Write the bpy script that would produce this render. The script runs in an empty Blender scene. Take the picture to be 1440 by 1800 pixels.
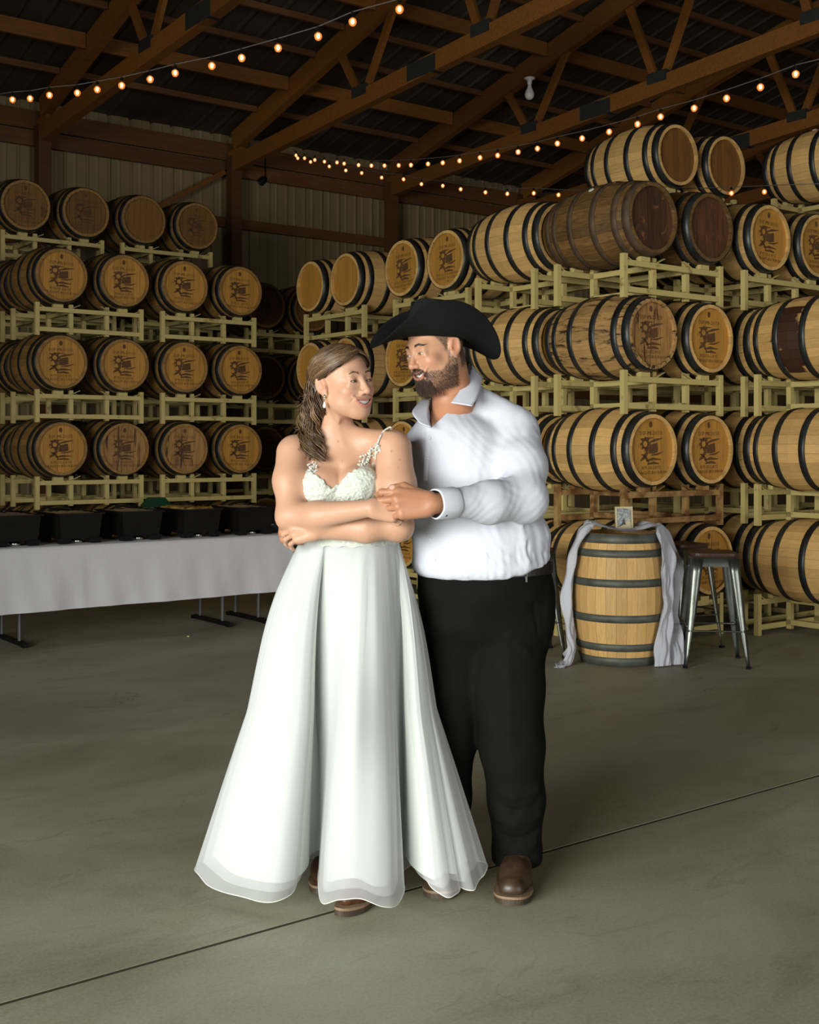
import bpy, bmesh, math, random
import numpy as np
from mathutils import Vector, Matrix, Euler
random.seed(7)
rng = np.random.default_rng(11)
S = bpy.context.scene
COL = S.collection
PI = math.pi

# ---------------------------------------------------------------- camera, world, light, exposure
F, CX, HY, CH = 2100.0, 720.0, 785.0, 1.48          # focal length in pixels of 1440x1800, horizon row, eye height
cam_d = bpy.data.cameras.new('camera')
cam_d.sensor_fit = 'VERTICAL'; cam_d.sensor_height = 36.0; cam_d.lens = F * 36.0 / 1800.0
cam_d.shift_y = -(900.0 - HY) / 1800.0
cam_d.clip_start = 0.05; cam_d.clip_end = 200
cam = bpy.data.objects.new('camera', cam_d); COL.objects.link(cam)
YAW = math.radians(37.0)                               # the camera looks 37 degrees off the barn's cross axis
cam.location = (0, 0, CH); cam.rotation_euler = (PI / 2, 0, -YAW)
S.camera = cam

CY, SY = math.cos(YAW), math.sin(YAW)
ANG = 0.0
def G(w, n, z=0.0): return Vector((w, n, z))          # barn axes: along the eave wall, towards the eave wall
def V2B(v): return Vector((v[0] * CY + v[1] * SY, -v[0] * SY + v[1] * CY, v[2]))   # view axes (right, forward, up) to barn axes
def P(px, py, Y):                                     # pixel of the photograph at depth Y to the barn
    return V2B(((px - CX) * Y / F, Y, CH + (HY - py) * Y / F))

wd = bpy.data.worlds.new('overcast_sky'); S.world = wd; wd.use_nodes = True
wd.node_tree.nodes['Background'].inputs[0].default_value = (0.80, 0.90, 1.0, 1)
wd.node_tree.nodes['Background'].inputs[1].default_value = 0.5

def area(name, loc, target, sx, sy, power, color):
    d = bpy.data.lights.new(name, 'AREA'); d.shape = 'RECTANGLE'; d.size = sx; d.size_y = sy
    d.energy = power; d.color = color
    o = bpy.data.objects.new(name, d); COL.objects.link(o); o.location = loc
    o.rotation_euler = (Vector(target) - Vector(loc)).to_track_quat('-Z', 'Y').to_euler()
    return o
# daylight through the open barn door, to the left of and behind the camera
dl = area('door_daylight', G(-6.1, 0.2, 2.0), G(4.0, 3.2, 0.0), 6.4, 3.4, 420, (0.98, 1.0, 0.95))
dl.data.spread = math.radians(92)
# added fill light at an invented opening behind right, brightens the background barrels
d2 = area('added_side_fill', G(5.5, -9.0, 1.9), G(6.3, 6.0, -0.6), 7.4, 3.4, 105, (1.0, 0.98, 0.93))
d2.data.spread = math.radians(80)

S.view_settings.view_transform = 'Standard'; S.view_settings.look = 'None'
S.view_settings.gamma = 1.0; S.view_settings.use_curve_mapping = False
S.view_settings.exposure = 0.06
S.cycles.use_denoising = True
S.cycles.max_bounces = 8; S.cycles.diffuse_bounces = 2; S.cycles.transparent_max_bounces = 12
S.cycles.sample_clamp_indirect = 6.0

# ---------------------------------------------------------------- helpers
def mat_new(name):
    m = bpy.data.materials.new(name); m.use_nodes = True
    nt = m.node_tree; b = nt.nodes['Principled BSDF']
    return m, nt, b
def N(nt, kind, **kw):
    n = nt.nodes.new(kind)
    for k, v in kw.items():
        if isinstance(k, str) and hasattr(n, k): setattr(n, k, v)
    return n
def ramp(nt, fac, stops, interp='LINEAR'):
    r = nt.nodes.new('ShaderNodeValToRGB'); r.color_ramp.interpolation = interp
    el = r.color_ramp.elements
    while len(el) < len(stops): el.new(0.5)
    for e, (p, c) in zip(el, stops):
        e.position = p; e.color = (c[0], c[1], c[2], 1) if not isinstance(c, (int, float)) else (c, c, c, 1)
    nt.links.new(fac, r.inputs[0]); return r.outputs[0]
def noise(nt, vec, scale, detail=4, rough=0.55, dist=0.0):
    n = nt.nodes.new('ShaderNodeTexNoise'); n.inputs['Scale'].default_value = scale
    n.inputs['Detail'].default_value = detail; n.inputs['Roughness'].default_value = rough
    n.inputs['Distortion'].default_value = dist
    if vec is not None: nt.links.new(vec, n.inputs['Vector'])
    return n.outputs['Fac']
def mapping(nt, vec, scale=(1, 1, 1), rot=(0, 0, 0), loc=(0, 0, 0)):
    n = nt.nodes.new('ShaderNodeMapping'); n.inputs['Scale'].default_value = scale
    n.inputs['Rotation'].default_value = rot; n.inputs['Location'].default_value = loc
    nt.links.new(vec, n.inputs['Vector']); return n.outputs[0]
def mix(nt, fac, a, b, mode='MIX'):
    n = nt.nodes.new('ShaderNodeMix'); n.data_type = 'RGBA'; n.blend_type = mode
    for sock, v in ((0, fac), (6, a), (7, b)):
        if isinstance(v, (int, float)): n.inputs[sock].default_value = v
        elif isinstance(v, tuple): n.inputs[sock].default_value = (v[0], v[1], v[2], 1)
        else: nt.links.new(v, n.inputs[sock])
    return n.outputs[2]
def math_n(nt, op, a, b=None):
    n = nt.nodes.new('ShaderNodeMath'); n.operation = op
    for i, v in enumerate((a, b)):
        if v is None: continue
        if isinstance(v, (int, float)): n.inputs[i].default_value = v
        else: nt.links.new(v, n.inputs[i])
    return n.outputs[0]
def bump(nt, b, h, strength=0.3, dist=0.01):
    n = nt.nodes.new('ShaderNodeBump'); n.inputs['Strength'].default_value = strength
    n.inputs['Distance'].default_value = dist
    nt.links.new(h, n.inputs['Height']); nt.links.new(n.outputs[0], b.inputs['Normal'])
def obj_vec(nt, rnd=True):
    tc = nt.nodes.new('ShaderNodeTexCoord')
    if not rnd: return tc.outputs['Object']
    oi = nt.nodes.new('ShaderNodeObjectInfo')
    a = nt.nodes.new('ShaderNodeVectorMath'); a.operation = 'MULTIPLY_ADD'
    cb = nt.nodes.new('ShaderNodeCombineXYZ')
    for i in range(3): nt.links.new(oi.outputs['Random'], cb.inputs[i])
    nt.links.new(cb.outputs[0], a.inputs[0]); a.inputs[1].default_value = (37, 53, 71)
    nt.links.new(tc.outputs['Object'], a.inputs[2])
    return a.outputs[0]
def rnd_out(nt):
    return nt.nodes.new('ShaderNodeObjectInfo').outputs['Random']
def simple(name, col, rough=0.6, metal=0.0, var=0.12, nscale=6, spec=None, bmp=0.0, bscale=80, rnd=True):
    m, nt, b = mat_new(name)
    v = obj_vec(nt, rnd); f = noise(nt, v, nscale)
    lo = tuple(c * (1 - var) for c in col); hi = tuple(min(1, c * (1 + var)) for c in col)
    nt.links.new(ramp(nt, f, [(0.3, lo), (0.7, hi)]), b.inputs['Base Color'])
    b.inputs['Roughness'].default_value = rough; b.inputs['Metallic'].default_value = metal
    if spec is not None: b.inputs['Specular IOR Level'].default_value = spec
    if bmp: bump(nt, b, noise(nt, v, bscale, 3), bmp, 0.004)
    return m

class MB:                                             # mesh builder
    def __init__(s): s.v = []; s.f = []
    def add(s, vs, fs):
        o = len(s.v); s.v += [tuple(v) for v in vs]; s.f += [tuple(i + o for i in f) for f in fs]; return s
    def box(s, c, size, M=None):
        x, y, z = (k / 2 for k in size); c = Vector(c)
        vs = [Vector((sx * x, sy * y, sz * z)) for sx in (-1, 1) for sy in (-1, 1) for sz in (-1, 1)]
        vs = [(c + (M @ v if M is not None else v)) for v in vs]
        return s.add(vs, [(0, 1, 3, 2), (4, 6, 7, 5), (0, 4, 5, 1), (2, 3, 7, 6), (0, 2, 6, 4), (1, 5, 7, 3)])
    def bar(s, a, b, w, h, up=(0, 0, 1)):             # box beam from a to b, w wide, h deep along up
        a = Vector(a); b = Vector(b); d = (b - a); L = d.length; d.normalize(); up = Vector(up)
        x = d.cross(up)
        if x.length < 1e-5: x = d.cross(Vector((1, 0, 0)))
        x.normalize(); u = x.cross(d)
        M = Matrix((x, d, u)).transposed()
        return s.box((a + b) / 2, (w, L, h), M)
    def tube(s, pts, r, seg=8, cap=True):
        pts = [Vector(p) for p in pts]; n = len(pts)
        rs = r if isinstance(r, (list, tuple, np.ndarray)) else [r] * n
        t0 = (pts[1] - pts[0]).normalized()
        x = t0.cross(Vector((0, 0, 1)));
        if x.length < 1e-4: x = t0.cross(Vector((0, 1, 0)))
        x.normalize(); vs = []
        for i, p in enumerate(pts):
            t = (pts[min(i + 1, n - 1)] - pts[max(i - 1, 0)])
            t = t.normalized() if t.length > 1e-9 else t0
            x = (x - t * x.dot(t)).normalized(); y = t.cross(x)
            for k in range(seg):
                a = 2 * PI * k / seg
                vs.append(p + (x * math.cos(a) + y * math.sin(a)) * rs[i])
        fs = [(i * seg + k, i * seg + (k + 1) % seg, (i + 1) * seg + (k + 1) % seg, (i + 1) * seg + k)
              for i in range(n - 1) for k in range(seg)]
        if cap: fs += [tuple(range(seg - 1, -1, -1)), tuple((n - 1) * seg + k for k in range(seg))]
        return s.add(vs, fs)
    def lathe(s, prof, seg=24, closed=False, cap0=False, cap1=False):  # (r,z) profile round z
        n = len(prof)
        vs = [(r * math.cos(2 * PI * k / seg), r * math.sin(2 * PI * k / seg), z) for r, z in prof for k in range(seg)]
        m = n if closed else n - 1
        fs = [(i * seg + k, i * seg + (k + 1) % seg, ((i + 1) % n) * seg + (k + 1) % seg, ((i + 1) % n) * seg + k)
              for i in range(m) for k in range(seg)]
        if cap0: fs.append(tuple(range(seg - 1, -1, -1)))
        if cap1: fs.append(tuple((n - 1) * seg + k for k in range(seg)))
        return s.add(vs, fs)
    def grid(s, fn, nu, nv, wrap_u=False):            # fn(i,j) -> point
        vs = [fn(i, j) for i in range(nu) for j in range(nv)]
        mu = nu if wrap_u else nu - 1
        fs = [(i * nv + j, ((i + 1) % nu) * nv + j, ((i + 1) % nu) * nv + j + 1, i * nv + j + 1)
              for i in range(mu) for j in range(nv - 1)]
        return s.add(vs, fs)
    def mesh(s, name, mat=None, smooth=False):
        me = bpy.data.meshes.new(name); me.from_pydata(s.v, [], s.f)
        if mat: me.materials.append(mat)
        if smooth: me.polygons.foreach_set('use_smooth', [True] * len(me.polygons))
        me.update(); return me

def link(name, me, parent=None, loc=None, rot=None, M=None):
    o = bpy.data.objects.new(name, me); COL.objects.link(o)
    if parent is not None: o.parent = parent
    if M is not None: o.matrix_local = M
    else:
        if loc is not None: o.location = loc
        if rot is not None: o.rotation_euler = rot
    return o
def tag(o, label=None, cat=None, group=None, kind=None):
    if label: o['label'] = label
    if cat: o['category'] = cat
    if group: o['group'] = group
    if kind: o['kind'] = kind
    return o
def thing(name, label, cat, loc=(0, 0, 0), rot=(0, 0, 0), group=None, M=None):
    o = bpy.data.objects.new(name, None); COL.objects.link(o); o.empty_display_size = 0.1
    if M is not None: o.matrix_local = M
    else: o.location = loc; o.rotation_euler = rot
    return tag(o, label, cat, group)
def recalc(me):
    bm = bmesh.new(); bm.from_mesh(me); bmesh.ops.recalc_face_normals(bm, faces=bm.faces); bm.to_mesh(me); bm.free(); return me

# ---------------------------------------------------------------- materials
def wood(name, light, dark, rough=0.6, var=0.35, stain=None, stain_lo=0.6, stain_hi=0.7, grain=(14, 14, 1.2), nsc=6.0, sat=0.0, stain_vec=(3, 3, 1)):
    m, nt, b = mat_new(name)
    v = obj_vec(nt); g = noise(nt, mapping(nt, v, grain), nsc, 5, 0.6, 0.6)
    c = ramp(nt, g, [(0.28, dark), (0.68, light)])
    r = rnd_out(nt)
    hs = nt.nodes.new('ShaderNodeHueSaturation')
    mr = nt.nodes.new('ShaderNodeMapRange'); nt.links.new(r, mr.inputs[0])
    mr.inputs[3].default_value = 1 - var; mr.inputs[4].default_value = 1 + var * 0.4
    nt.links.new(mr.outputs[0], hs.inputs['Value']); nt.links.new(c, hs.inputs['Color'])
    c = hs.outputs[0]
    if stain:
        w = noise(nt, mapping(nt, nt.nodes.new('ShaderNodeTexCoord').outputs['Object'] if stain_vec[0] < 0 else v, tuple(abs(k) for k in stain_vec)), 2.2, 6, 0.65, 0.8)
        c = mix(nt, ramp(nt, w, [(stain_lo, 0.0), (stain_hi, 1.0)]), c, stain)
    nt.links.new(c, b.inputs['Base Color']); b.inputs['Roughness'].default_value = rough
    bump(nt, b, g, 0.25, 0.003)
    return m
M_oak = wood('oak', (0.74, 0.455, 0.165), (0.58, 0.335, 0.105), 0.62, 0.22, stain=(0.16, 0.075, 0.02), stain_lo=0.66, stain_hi=0.74)
M_oak_far = wood('oak_far_shaded', (0.36, 0.19, 0.048), (0.24, 0.115, 0.026), 0.62, 0.25, stain=(0.09, 0.04, 0.012), stain_lo=0.64, stain_hi=0.76)  # left stacks: more orange oak, with their weak light darkened into the colour
M_oak_streak = wood('oak_streaked', (0.55, 0.33, 0.12), (0.38, 0.20, 0.06), 0.6, 0.25, stain=(0.035, 0.018, 0.008), stain_lo=0.5, stain_hi=0.62, stain_vec=(8, 8, 1.2))
M_oak_patch = wood('oak_patched', (0.70, 0.42, 0.145), (0.54, 0.31, 0.095), 0.6, 0.2)
def add_patch(m):
    nt = m.node_tree; b = nt.nodes['Principled BSDF']; src = b.inputs['Base Color'].links[0].from_socket
    tc = nt.nodes.new('ShaderNodeTexCoord'); sx = nt.nodes.new('ShaderNodeSeparateXYZ'); nt.links.new(tc.outputs['Object'], sx.inputs[0])
    n = noise(nt, obj_vec(nt), 5, 4, 0.6)
    z = math_n(nt, 'ADD', sx.outputs[2], math_n(nt, 'MULTIPLY', math_n(nt, 'SUBTRACT', n, 0.5), 0.22))
    d = math_n(nt, 'ABSOLUTE', math_n(nt, 'SUBTRACT', z, 0.435))
    nt.links.new(mix(nt, ramp(nt, d, [(0.095, 1.0), (0.12, 0.0)]), src, (0.045, 0.014, 0.006)), b.inputs['Base Color'])
add_patch(M_oak_patch)
M_oak_dark = wood('oak_weathered', (0.23, 0.12, 0.032), (0.08, 0.038, 0.010), 0.6, 0.45, stain=(0.30, 0.2, 0.08), stain_lo=0.58, stain_hi=0.75)
M_head = wood('oak_head', (0.54, 0.265, 0.042), (0.40, 0.185, 0.026), 0.6, 0.15, stain=(0.13, 0.06, 0.018), stain_lo=0.66, stain_hi=0.8, grain=(9, 0.8, 3))
M_head_stain = wood('oak_head_stained', (0.45, 0.24, 0.07), (0.27, 0.13, 0.035), 0.6, 0.2, stain=(0.05, 0.016, 0.008), stain_lo=0.54, stain_hi=0.62, grain=(9, 0.8, 3), stain_vec=(9, 1.1, 2))
M_head_shaded = wood('oak_head_shaded', (0.22, 0.095, 0.016), (0.15, 0.062, 0.01), 0.62, 0.2, stain=(0.06, 0.024, 0.008), stain_lo=0.6, stain_hi=0.75, grain=(9, 0.8, 3))  # darker copy of the head oak, shade on the rear heads put into colour
M_head_dark = wood('oak_head_dark', (0.12, 0.045, 0.015), (0.035, 0.014, 0.008), 0.55, 0.4, grain=(9, 0.8, 3), stain=(0.2, 0.08, 0.03), stain_lo=0.6, stain_hi=0.68)
M_char = simple('stamp_ink', (0.105, 0.045, 0.013), 0.8, var=0.25, nscale=40)
M_hoop = simple('hoop_steel', (0.035, 0.037, 0.036), 0.42, 0.55, var=0.45, nscale=9)
M_hoop_rust = simple('hoop_rusty', (0.085, 0.05, 0.026), 0.7, 0.2, var=0.4, nscale=12)
M_hoop_grey = simple('hoop_galvanised', (0.115, 0.12, 0.095), 0.6, 0.45, var=0.3, nscale=9)
def rackmat(name, col, rust, lo, hi):
    m, nt, b = mat_new(name); v = obj_vec(nt)
    w = noise(nt, v, 7, 6, 0.65)
    nt.links.new(mix(nt, ramp(nt, w, [(lo, 0.0), (hi, 1.0)]), col, rust), b.inputs['Base Color'])
    b.inputs['Roughness'].default_value = 0.5; return m
M_rack = rackmat('rack_cream_paint', (0.54, 0.43, 0.16), (0.20, 0.115, 0.04), 0.60, 0.72)
M_rack_rust = rackmat('rack_rusty_paint', (0.38, 0.23, 0.08), (0.16, 0.07, 0.02), 0.42, 0.6)
M_timber = wood('truss_timber', (0.29, 0.105, 0.013), (0.18, 0.062, 0.008), 0.65, 0.3, grain=(2, 12, 12), nsc=3)
M_plate = simple('gusset_steel', (0.06, 0.06, 0.058), 0.55, 0.6)
M_girt = wood('girt_timber', (0.18, 0.07, 0.016), (0.11, 0.042, 0.01), 0.7, 0.3, grain=(1, 12, 12), nsc=3)
M_clad = simple('wall_cladding', (0.27, 0.195, 0.095), 0.55, 0.0, var=0.1, nscale=1.5)
M_roof = simple('roof_steel', (0.075, 0.06, 0.04), 0.5, 0.2, var=0.15, nscale=2)
M_white = simple('white_plastic', (0.75, 0.73, 0.66), 0.4)
M_black = simple('black_plastic', (0.006, 0.0055, 0.0055), 0.5, var=0.3, spec=0.12)
M_chrome = simple('bright_metal', (0.7, 0.7, 0.68), 0.25, 1.0, var=0.1)
# ---------------------------------------------------------------- floor: concrete slabs with a sawn joint
def concrete():
    m, nt, b = mat_new('concrete')
    tc = nt.nodes.new('ShaderNodeTexCoord'); v = tc.outputs['Object']
    a = noise(nt, mapping(nt, v, (0.55, 0.9, 1)), 1.3, 6, 0.62, 0.4)
    c = ramp(nt, a, [(0.30, (0.24, 0.21, 0.128)), (0.5, (0.34, 0.33, 0.22)), (0.72, (0.44, 0.45, 0.33))])
    s = noise(nt, mapping(nt, v, (0.9, 2.6, 1)), 2.4, 8, 0.7, 0.8)
    c = mix(nt, ramp(nt, s, [(0.56, 0.0), (0.78, 0.75)]), c, (0.16, 0.13, 0.08))
    sp = noise(nt, v, 9, 5, 0.7)
    c = mix(nt, ramp(nt, sp, [(0.66, 0.0), (0.78, 0.55)]), c, (0.10, 0.095, 0.07))
    fine = noise(nt, v, 90, 3, 0.6)
    c = mix(nt, 0.22, c, ramp(nt, fine, [(0.3, (0.1, 0.1, 0.08)), (0.7, (0.42, 0.42, 0.36))]))
    vo = nt.nodes.new('ShaderNodeTexVoronoi'); vo.feature = 'DISTANCE_TO_EDGE'; vo.inputs['Scale'].default_value = 0.55
    wv = nt.nodes.new('ShaderNodeVectorMath'); wv.operation = 'ADD'
    nn = nt.nodes.new('ShaderNodeTexNoise'); nn.inputs['Scale'].default_value = 2.2; nn.inputs['Detail'].default_value = 6
    nt.links.new(v, nn.inputs['Vector']); nt.links.new(v, wv.inputs[0]); nt.links.new(nn.outputs['Color'], wv.inputs[1])
    nt.links.new(wv.outputs[0], vo.inputs['Vector'])
    k = noise(nt, v, 0.8, 2)
    cr = math_n(nt, 'MULTIPLY', ramp(nt, vo.outputs['Distance'], [(0.0, 1.0), (0.0035, 0.0)]), ramp(nt, k, [(0.47, 0.0), (0.6, 0.55)]))
    c = mix(nt, cr, c, (0.09, 0.085, 0.055))
    nt.links.new(c, b.inputs['Base Color'])
    nt.links.new(ramp(nt, a, [(0.3, 0.5), (0.7, 0.66)]), b.inputs['Roughness'])
    bump(nt, b, fine, 0.12, 0.003)
    return m
M_floor = concrete()
M_soil = simple('joint_dirt', (0.035, 0.03, 0.018), 0.9)
flo = link('floor', MB().box((6.5, 3, -0.1566), (26.2, 26, 0.31)).mesh('floor', M_soil), loc=(0, 0, 0), rot=(0, 0, ANG)); tag(flo, kind='structure')
joints = [-9.5, -1.4, 3.185, 16.0]
for a, b_ in zip(joints[:-1], joints[1:]):
    h = 0.009
    bm = MB().box((6.5, (a + b_) / 2, -0.0008), (26.2, b_ - a - 2 * h, 0.0016))
    link('slab', bm.mesh('slab', M_floor), flo)

# ---------------------------------------------------------------- eave wall with ribbed cladding, girts and posts
WN = 14.95
PW = [5.42 + 2.747 * k for k in range(-3, 6)]        # post / truss lines
wall = link('wall_left', MB().box((6.5, WN + 0.30, 3.1), (27, 0.06, 6.2)).mesh('wall_left', M_clad), rot=(0, 0, ANG)); tag(wall, kind='structure')
def rib_panel():
    m = MB(); W = 0.915; prof = []
    for k in range(3):
        x = k * 0.305
        prof += [(x, 0), (x + 0.10, 0), (x + 0.115, 0.008), (x + 0.135, 0.008), (x + 0.15, 0), (x + 0.262, 0), (x + 0.275, 0.03), (x + 0.292, 0.03), (x + 0.305, 0)]
    vs = [(x, -y, z) for z in (0, 6.0) for x, y in prof]; n = len(prof)
    m.add(vs, [(i, i + 1, n + i + 1, n + i) for i in range(n - 1)])
    return m.mesh('wall_panel', M_clad)
rp = rib_panel()
for k in range(-7, 20): link('wall_panel', rp, wall, loc=(k * 0.92, WN + 0.26, 0))
def beam(name, a, b, w, h, mat, parent, up=(0, 0, 1)):
    return link(name, MB().bar(a, b, w, h, up).mesh(name, mat), parent)
for z, h in ((5.66, 0.24), (5.42, 0.19), (4.66, 0.14), (3.55, 0.14), (2.4, 0.14), (1.2, 0.14)):
    for k in range(len(PW) - 1):
        beam('girt', (PW[k] + 0.001, WN + 0.155, z), (PW[k + 1] - 0.001, WN + 0.155, z), 0.045, h, M_girt, wall)
for w in PW:
    link('post', MB().box((w, WN, 2.78), (0.16, 0.16, 5.56)).mesh('post', M_girt), wall)
beam('brace', (PW[4] - 1.15, WN + 0.09, 4.72), (PW[4] - 0.1, WN + 0.09, 5.36), 0.035, 0.07, M_timber, wall)

# other walls of the barn (outside the frame), the door opening lies behind the camera on the left
m = MB(); m.box((-2.6, -9.3, 3), (8.0, 0.1, 6)); m.box((14.5, -9.3, 3), (10.2, 0.1, 6)); m.box((5.4, -9.3, 5.2), (8.0, 0.1, 1.6))  # gap in the long wall added for the side fill light
o = link('wall_right', m.mesh('wall_right', M_clad), rot=(0, 0, ANG)); tag(o, kind='structure')
o = link('wall_back', MB().box((19.6, 3, 4.5), (0.1, 25, 9)).mesh('wall_back', M_clad), rot=(0, 0, ANG)); tag(o, kind='structure')
m = MB(); m.box((-6.6, 9.4, 4.5), (0.1, 11.6, 9)); m.box((-6.6, -6.2, 4.5), (0.1, 6.6, 9)); m.box((-6.6, 0.35, 6.9), (0.1, 6.5, 4.2))
o = link('wall_front', m.mesh('wall_front', M_clad), rot=(0, 0, ANG)); tag(o, kind='structure')

# ---------------------------------------------------------------- roof
SL = 0.243
def roofz(n): return 5.93 + SL * (WN - n) if n > 3 else 5.93 + SL * (WN - 3) - SL * (3 - n)
ceil = link('ceiling', MB().add([(-7, WN + 0.5, roofz(WN + 0.5) + 0.10), (20, WN + 0.5, roofz(WN + 0.5) + 0.10), (20, 3, roofz(3) + 0.10), (-7, 3, roofz(3) + 0.10), (20, -9.5, roofz(-9.5) + 0.1), (-7, -9.5, roofz(-9.5) + 0.1)],
            [(0, 3, 2, 1), (3, 5, 4, 2)]).mesh('ceiling', M_roof), rot=(0, 0, ANG)); tag(ceil, kind='structure')
def roof_panel():
    m = MB(); prof = []
    for k in range(3):
        x = k * 0.305
        prof += [(x, 0), (x + 0.25, 0), (x + 0.262, 0.028), (x + 0.29, 0.028), (x + 0.305, 0)]
    L = WN - 3 + 0.4
    vs = [(x, -t, SL * t + 0.06 - y) for t in (0, L) for x, y in prof]; n = len(prof)
    m.add(vs, [(i, i + 1, n + i + 1, n + i) for i in range(n - 1)])
    return m.mesh('roof_panel', M_roof)
rf = roof_panel()
for k in range(-7, 20): link('roof_panel', rf, ceil, loc=(k * 0.92, WN + 0.4, roofz(WN + 0.4)))
pn = []
n = 13.38
while n > 3.4: pn.append((n, 0)); n -= 1.96
for n, _ in list(pn):
    pn += [(n - 0.653, 1), (n - 1.306, 1)]
pn += [(14.2, 1)]
for n, deep in pn:
    for k in range(len(PW) - 1):
        if PW[k] < 1.0 or n < 3.3: continue
        d = 0.18 if deep == 0 else 0.075
        beam('purlin', (PW[k] + 0.07, n, roofz(n) - 0.02 - d / 2), (PW[k + 1] - 0.07, n, roofz(n) - 0.02 - d / 2), 0.045, d, M_timber if deep == 0 else M_girt, ceil)

# ---------------------------------------------------------------- trusses
def botz(n): return 5.37 + 0.056 * (14.5 - n) + 0.11
nodes = [11.77, 9.54, 7.42, 5.3, 3.2]
tl = ['roof truss over the leftmost wall post, nearest the left edge', 'long roof truss rising from the post left of the bride', 'roof truss rising from the post above the bride to the upper right corner', 'far roof truss seen over the topmost barrels at right', 'farthest roof truss deep in the dark at right']
def truss(w, label):
    t = thing('roof_truss', label, 'truss', G(w, 0, 0), (0, 0, ANG), group='roof trusses')
    cuts = [14.92, 10.55, 6.35, 2.0]
    for a, b_ in zip(cuts[:-1], cuts[1:]):
        beam('bottom_chord', (0, a - 0.003, botz(a)), (0, b_ + 0.003, botz(b_)), 0.115, 0.21, M_timber, t)
    beam('top_chord', (0, 14.9, roofz(14.9) - 0.17), (0, 3.0, roofz(3) - 0.17), 0.115, 0.26, M_timber, t)
    beam('heel_block', (0, 14.86, botz(14.86) + 0.1), (0, 14.86, roofz(14.86) - 0.3), 0.10, 0.35, M_timber, t, up=(0, 1, 0))
    for nn in nodes:
        for s in (1, -1):
            tn = nn + s * 0.62 - 0.1
            if tn < 3.05: continue
            beam('web', (0, nn + s * 0.05, botz(nn) + 0.06), (0, tn, roofz(tn) - 0.2), 0.05, 0.10, M_timber, t, up=(0, 1, 0.3))
        link('gusset_plate', MB().box((0, nn, botz(nn) + 0.10), (0.125, 0.30, 0.13)).mesh('gusset_plate', M_plate), t)
    for nn in cuts[1:3]:
        link('splice_plate', MB().box((0, nn, botz(nn)), (0.125, 0.52, 0.19)).mesh('splice_plate', M_plate), t)
for w, l in zip(PW[3:8], tl): truss(w, l)

# ---------------------------------------------------------------- bulb fixtures
def lathe_part(name, prof, mat, parent, loc=(0, 0, 0), seg=20, **kw):
    return link(name, MB().lathe(prof, seg, **kw).mesh(name, mat, True), parent, loc=loc)
fx = P(931, 139, 15.4)
t = thing('ceiling_bulb', 'unlit white bulb in a plain socket under the dark roof', 'lamp', fx)
lathe_part('socket', [(0.001, 0.02), (0.07, 0.015), (0.072, 0), (0.035, -0.012), (0.028, -0.06), (0.024, -0.075)], M_white, t, cap0=True)
lathe_part('bulb', [(0.022, -0.07), (0.03, -0.11), (0.055, -0.165), (0.062, -0.2), (0.052, -0.24), (0.03, -0.262), (0.002, -0.268)], M_white, t)
fl = P(461, 318, 16.2)
t = thing('flood_lamp', 'small unlit spot lamp fixed under the truss end above the wall', 'lamp', fl)
link('bracket', MB().tube([(0.05, 0, 0.33), (0.05, 0, 0.06), (0.01, 0, 0)], 0.012, 6).mesh('bracket', M_black), t)
link('lamp_head', MB().lathe([(0.02, 0.08), (0.05, 0.04), (0.055, -0.05)], 14, cap0=True).mesh('lamp_head', M_black, True), t, rot=(0.5, 0.7, 0))
link('lens', MB().lathe([(0.05, -0.045), (0.03, -0.065), (0.001, -0.07)], 14).mesh('lens', M_chrome, True), t, rot=(0.5, 0.7, 0))
# ---------------------------------------------------------------- barrels
BL, RB, RE = 0.89, 0.322, 0.262
def brad(z):
    u = abs(2 * z / BL - 1); return RB - (RB - RE) * u ** 1.9
NS = 28
def stave_geo(mb, k, gap=0.0014, sec=7, extra=0.0):
    vs = []; a0 = 2 * PI * k / NS
    for i in range(sec):
        z = BL * i / (sec - 1); r = brad(z) + extra; ha = PI / NS - gap / r / 2
        for rr, a in ((r, a0 - ha), (r, a0 + ha), (r - 0.026, a0 + ha), (r - 0.026, a0 - ha)):
            rr2 = rr / math.cos(PI / NS) if rr == r else rr
            vs.append((rr2 * math.cos(a), rr2 * math.sin(a), z))
    fs = [(i * 4 + j, i * 4 + (j + 1) % 4, i * 4 + 4 + (j + 1) % 4, i * 4 + 4 + j) for i in range(sec - 1) for j in range(4)]
    fs += [(3, 2, 1, 0), tuple((sec - 1) * 4 + j for j in range(4))]
    mb.add(vs, fs)
m = MB(); stave_geo(m, 0); base_stave = m.v, m.f
def stave_mesh(mat):
    return MB().add(*base_stave).mesh('stave', mat)
def all_staves(mat):
    m = MB()
    for k in range(NS): stave_geo(m, k, 0.0025, extra=0.0012 * ((k * 7) % 3 - 1))
    return m.mesh('staves', mat)
STV = {k: stave_mesh(mt) for k, mt in (('oak', M_oak), ('far', M_oak_far), ('streak', M_oak_streak), ('dark', M_oak_dark), ('patch', M_oak_patch))}
ALL = {k: all_staves(mt) for k, mt in (('oak', M_oak), ('far', M_oak_far), ('streak', M_oak_streak), ('dark', M_oak_dark))}
HB = [(0.0, 0.062), (0.105, 0.155), (0.30, 0.352)]
def hoop_mesh(z0, z1, mat, name='hoop', seg=44):
    m = MB(); t = 0.0035
    pr = [(brad(z0) + 0.002, z0), (brad(z0) + t + 0.002, z0), (brad((z0 + z1) / 2) + t + 0.002, (z0 + z1) / 2), (brad(z1) + t + 0.002, z1), (brad(z1) + 0.002, z1)]
    k = 1 / math.cos(PI / NS)
    m.lathe([(r * k, z) for r, z in pr], seg)
    return m.mesh(name, mat, False)
def smooth_hoop(me):
    me.polygons.foreach_set('use_smooth', [True] * len(me.polygons)); return me
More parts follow.
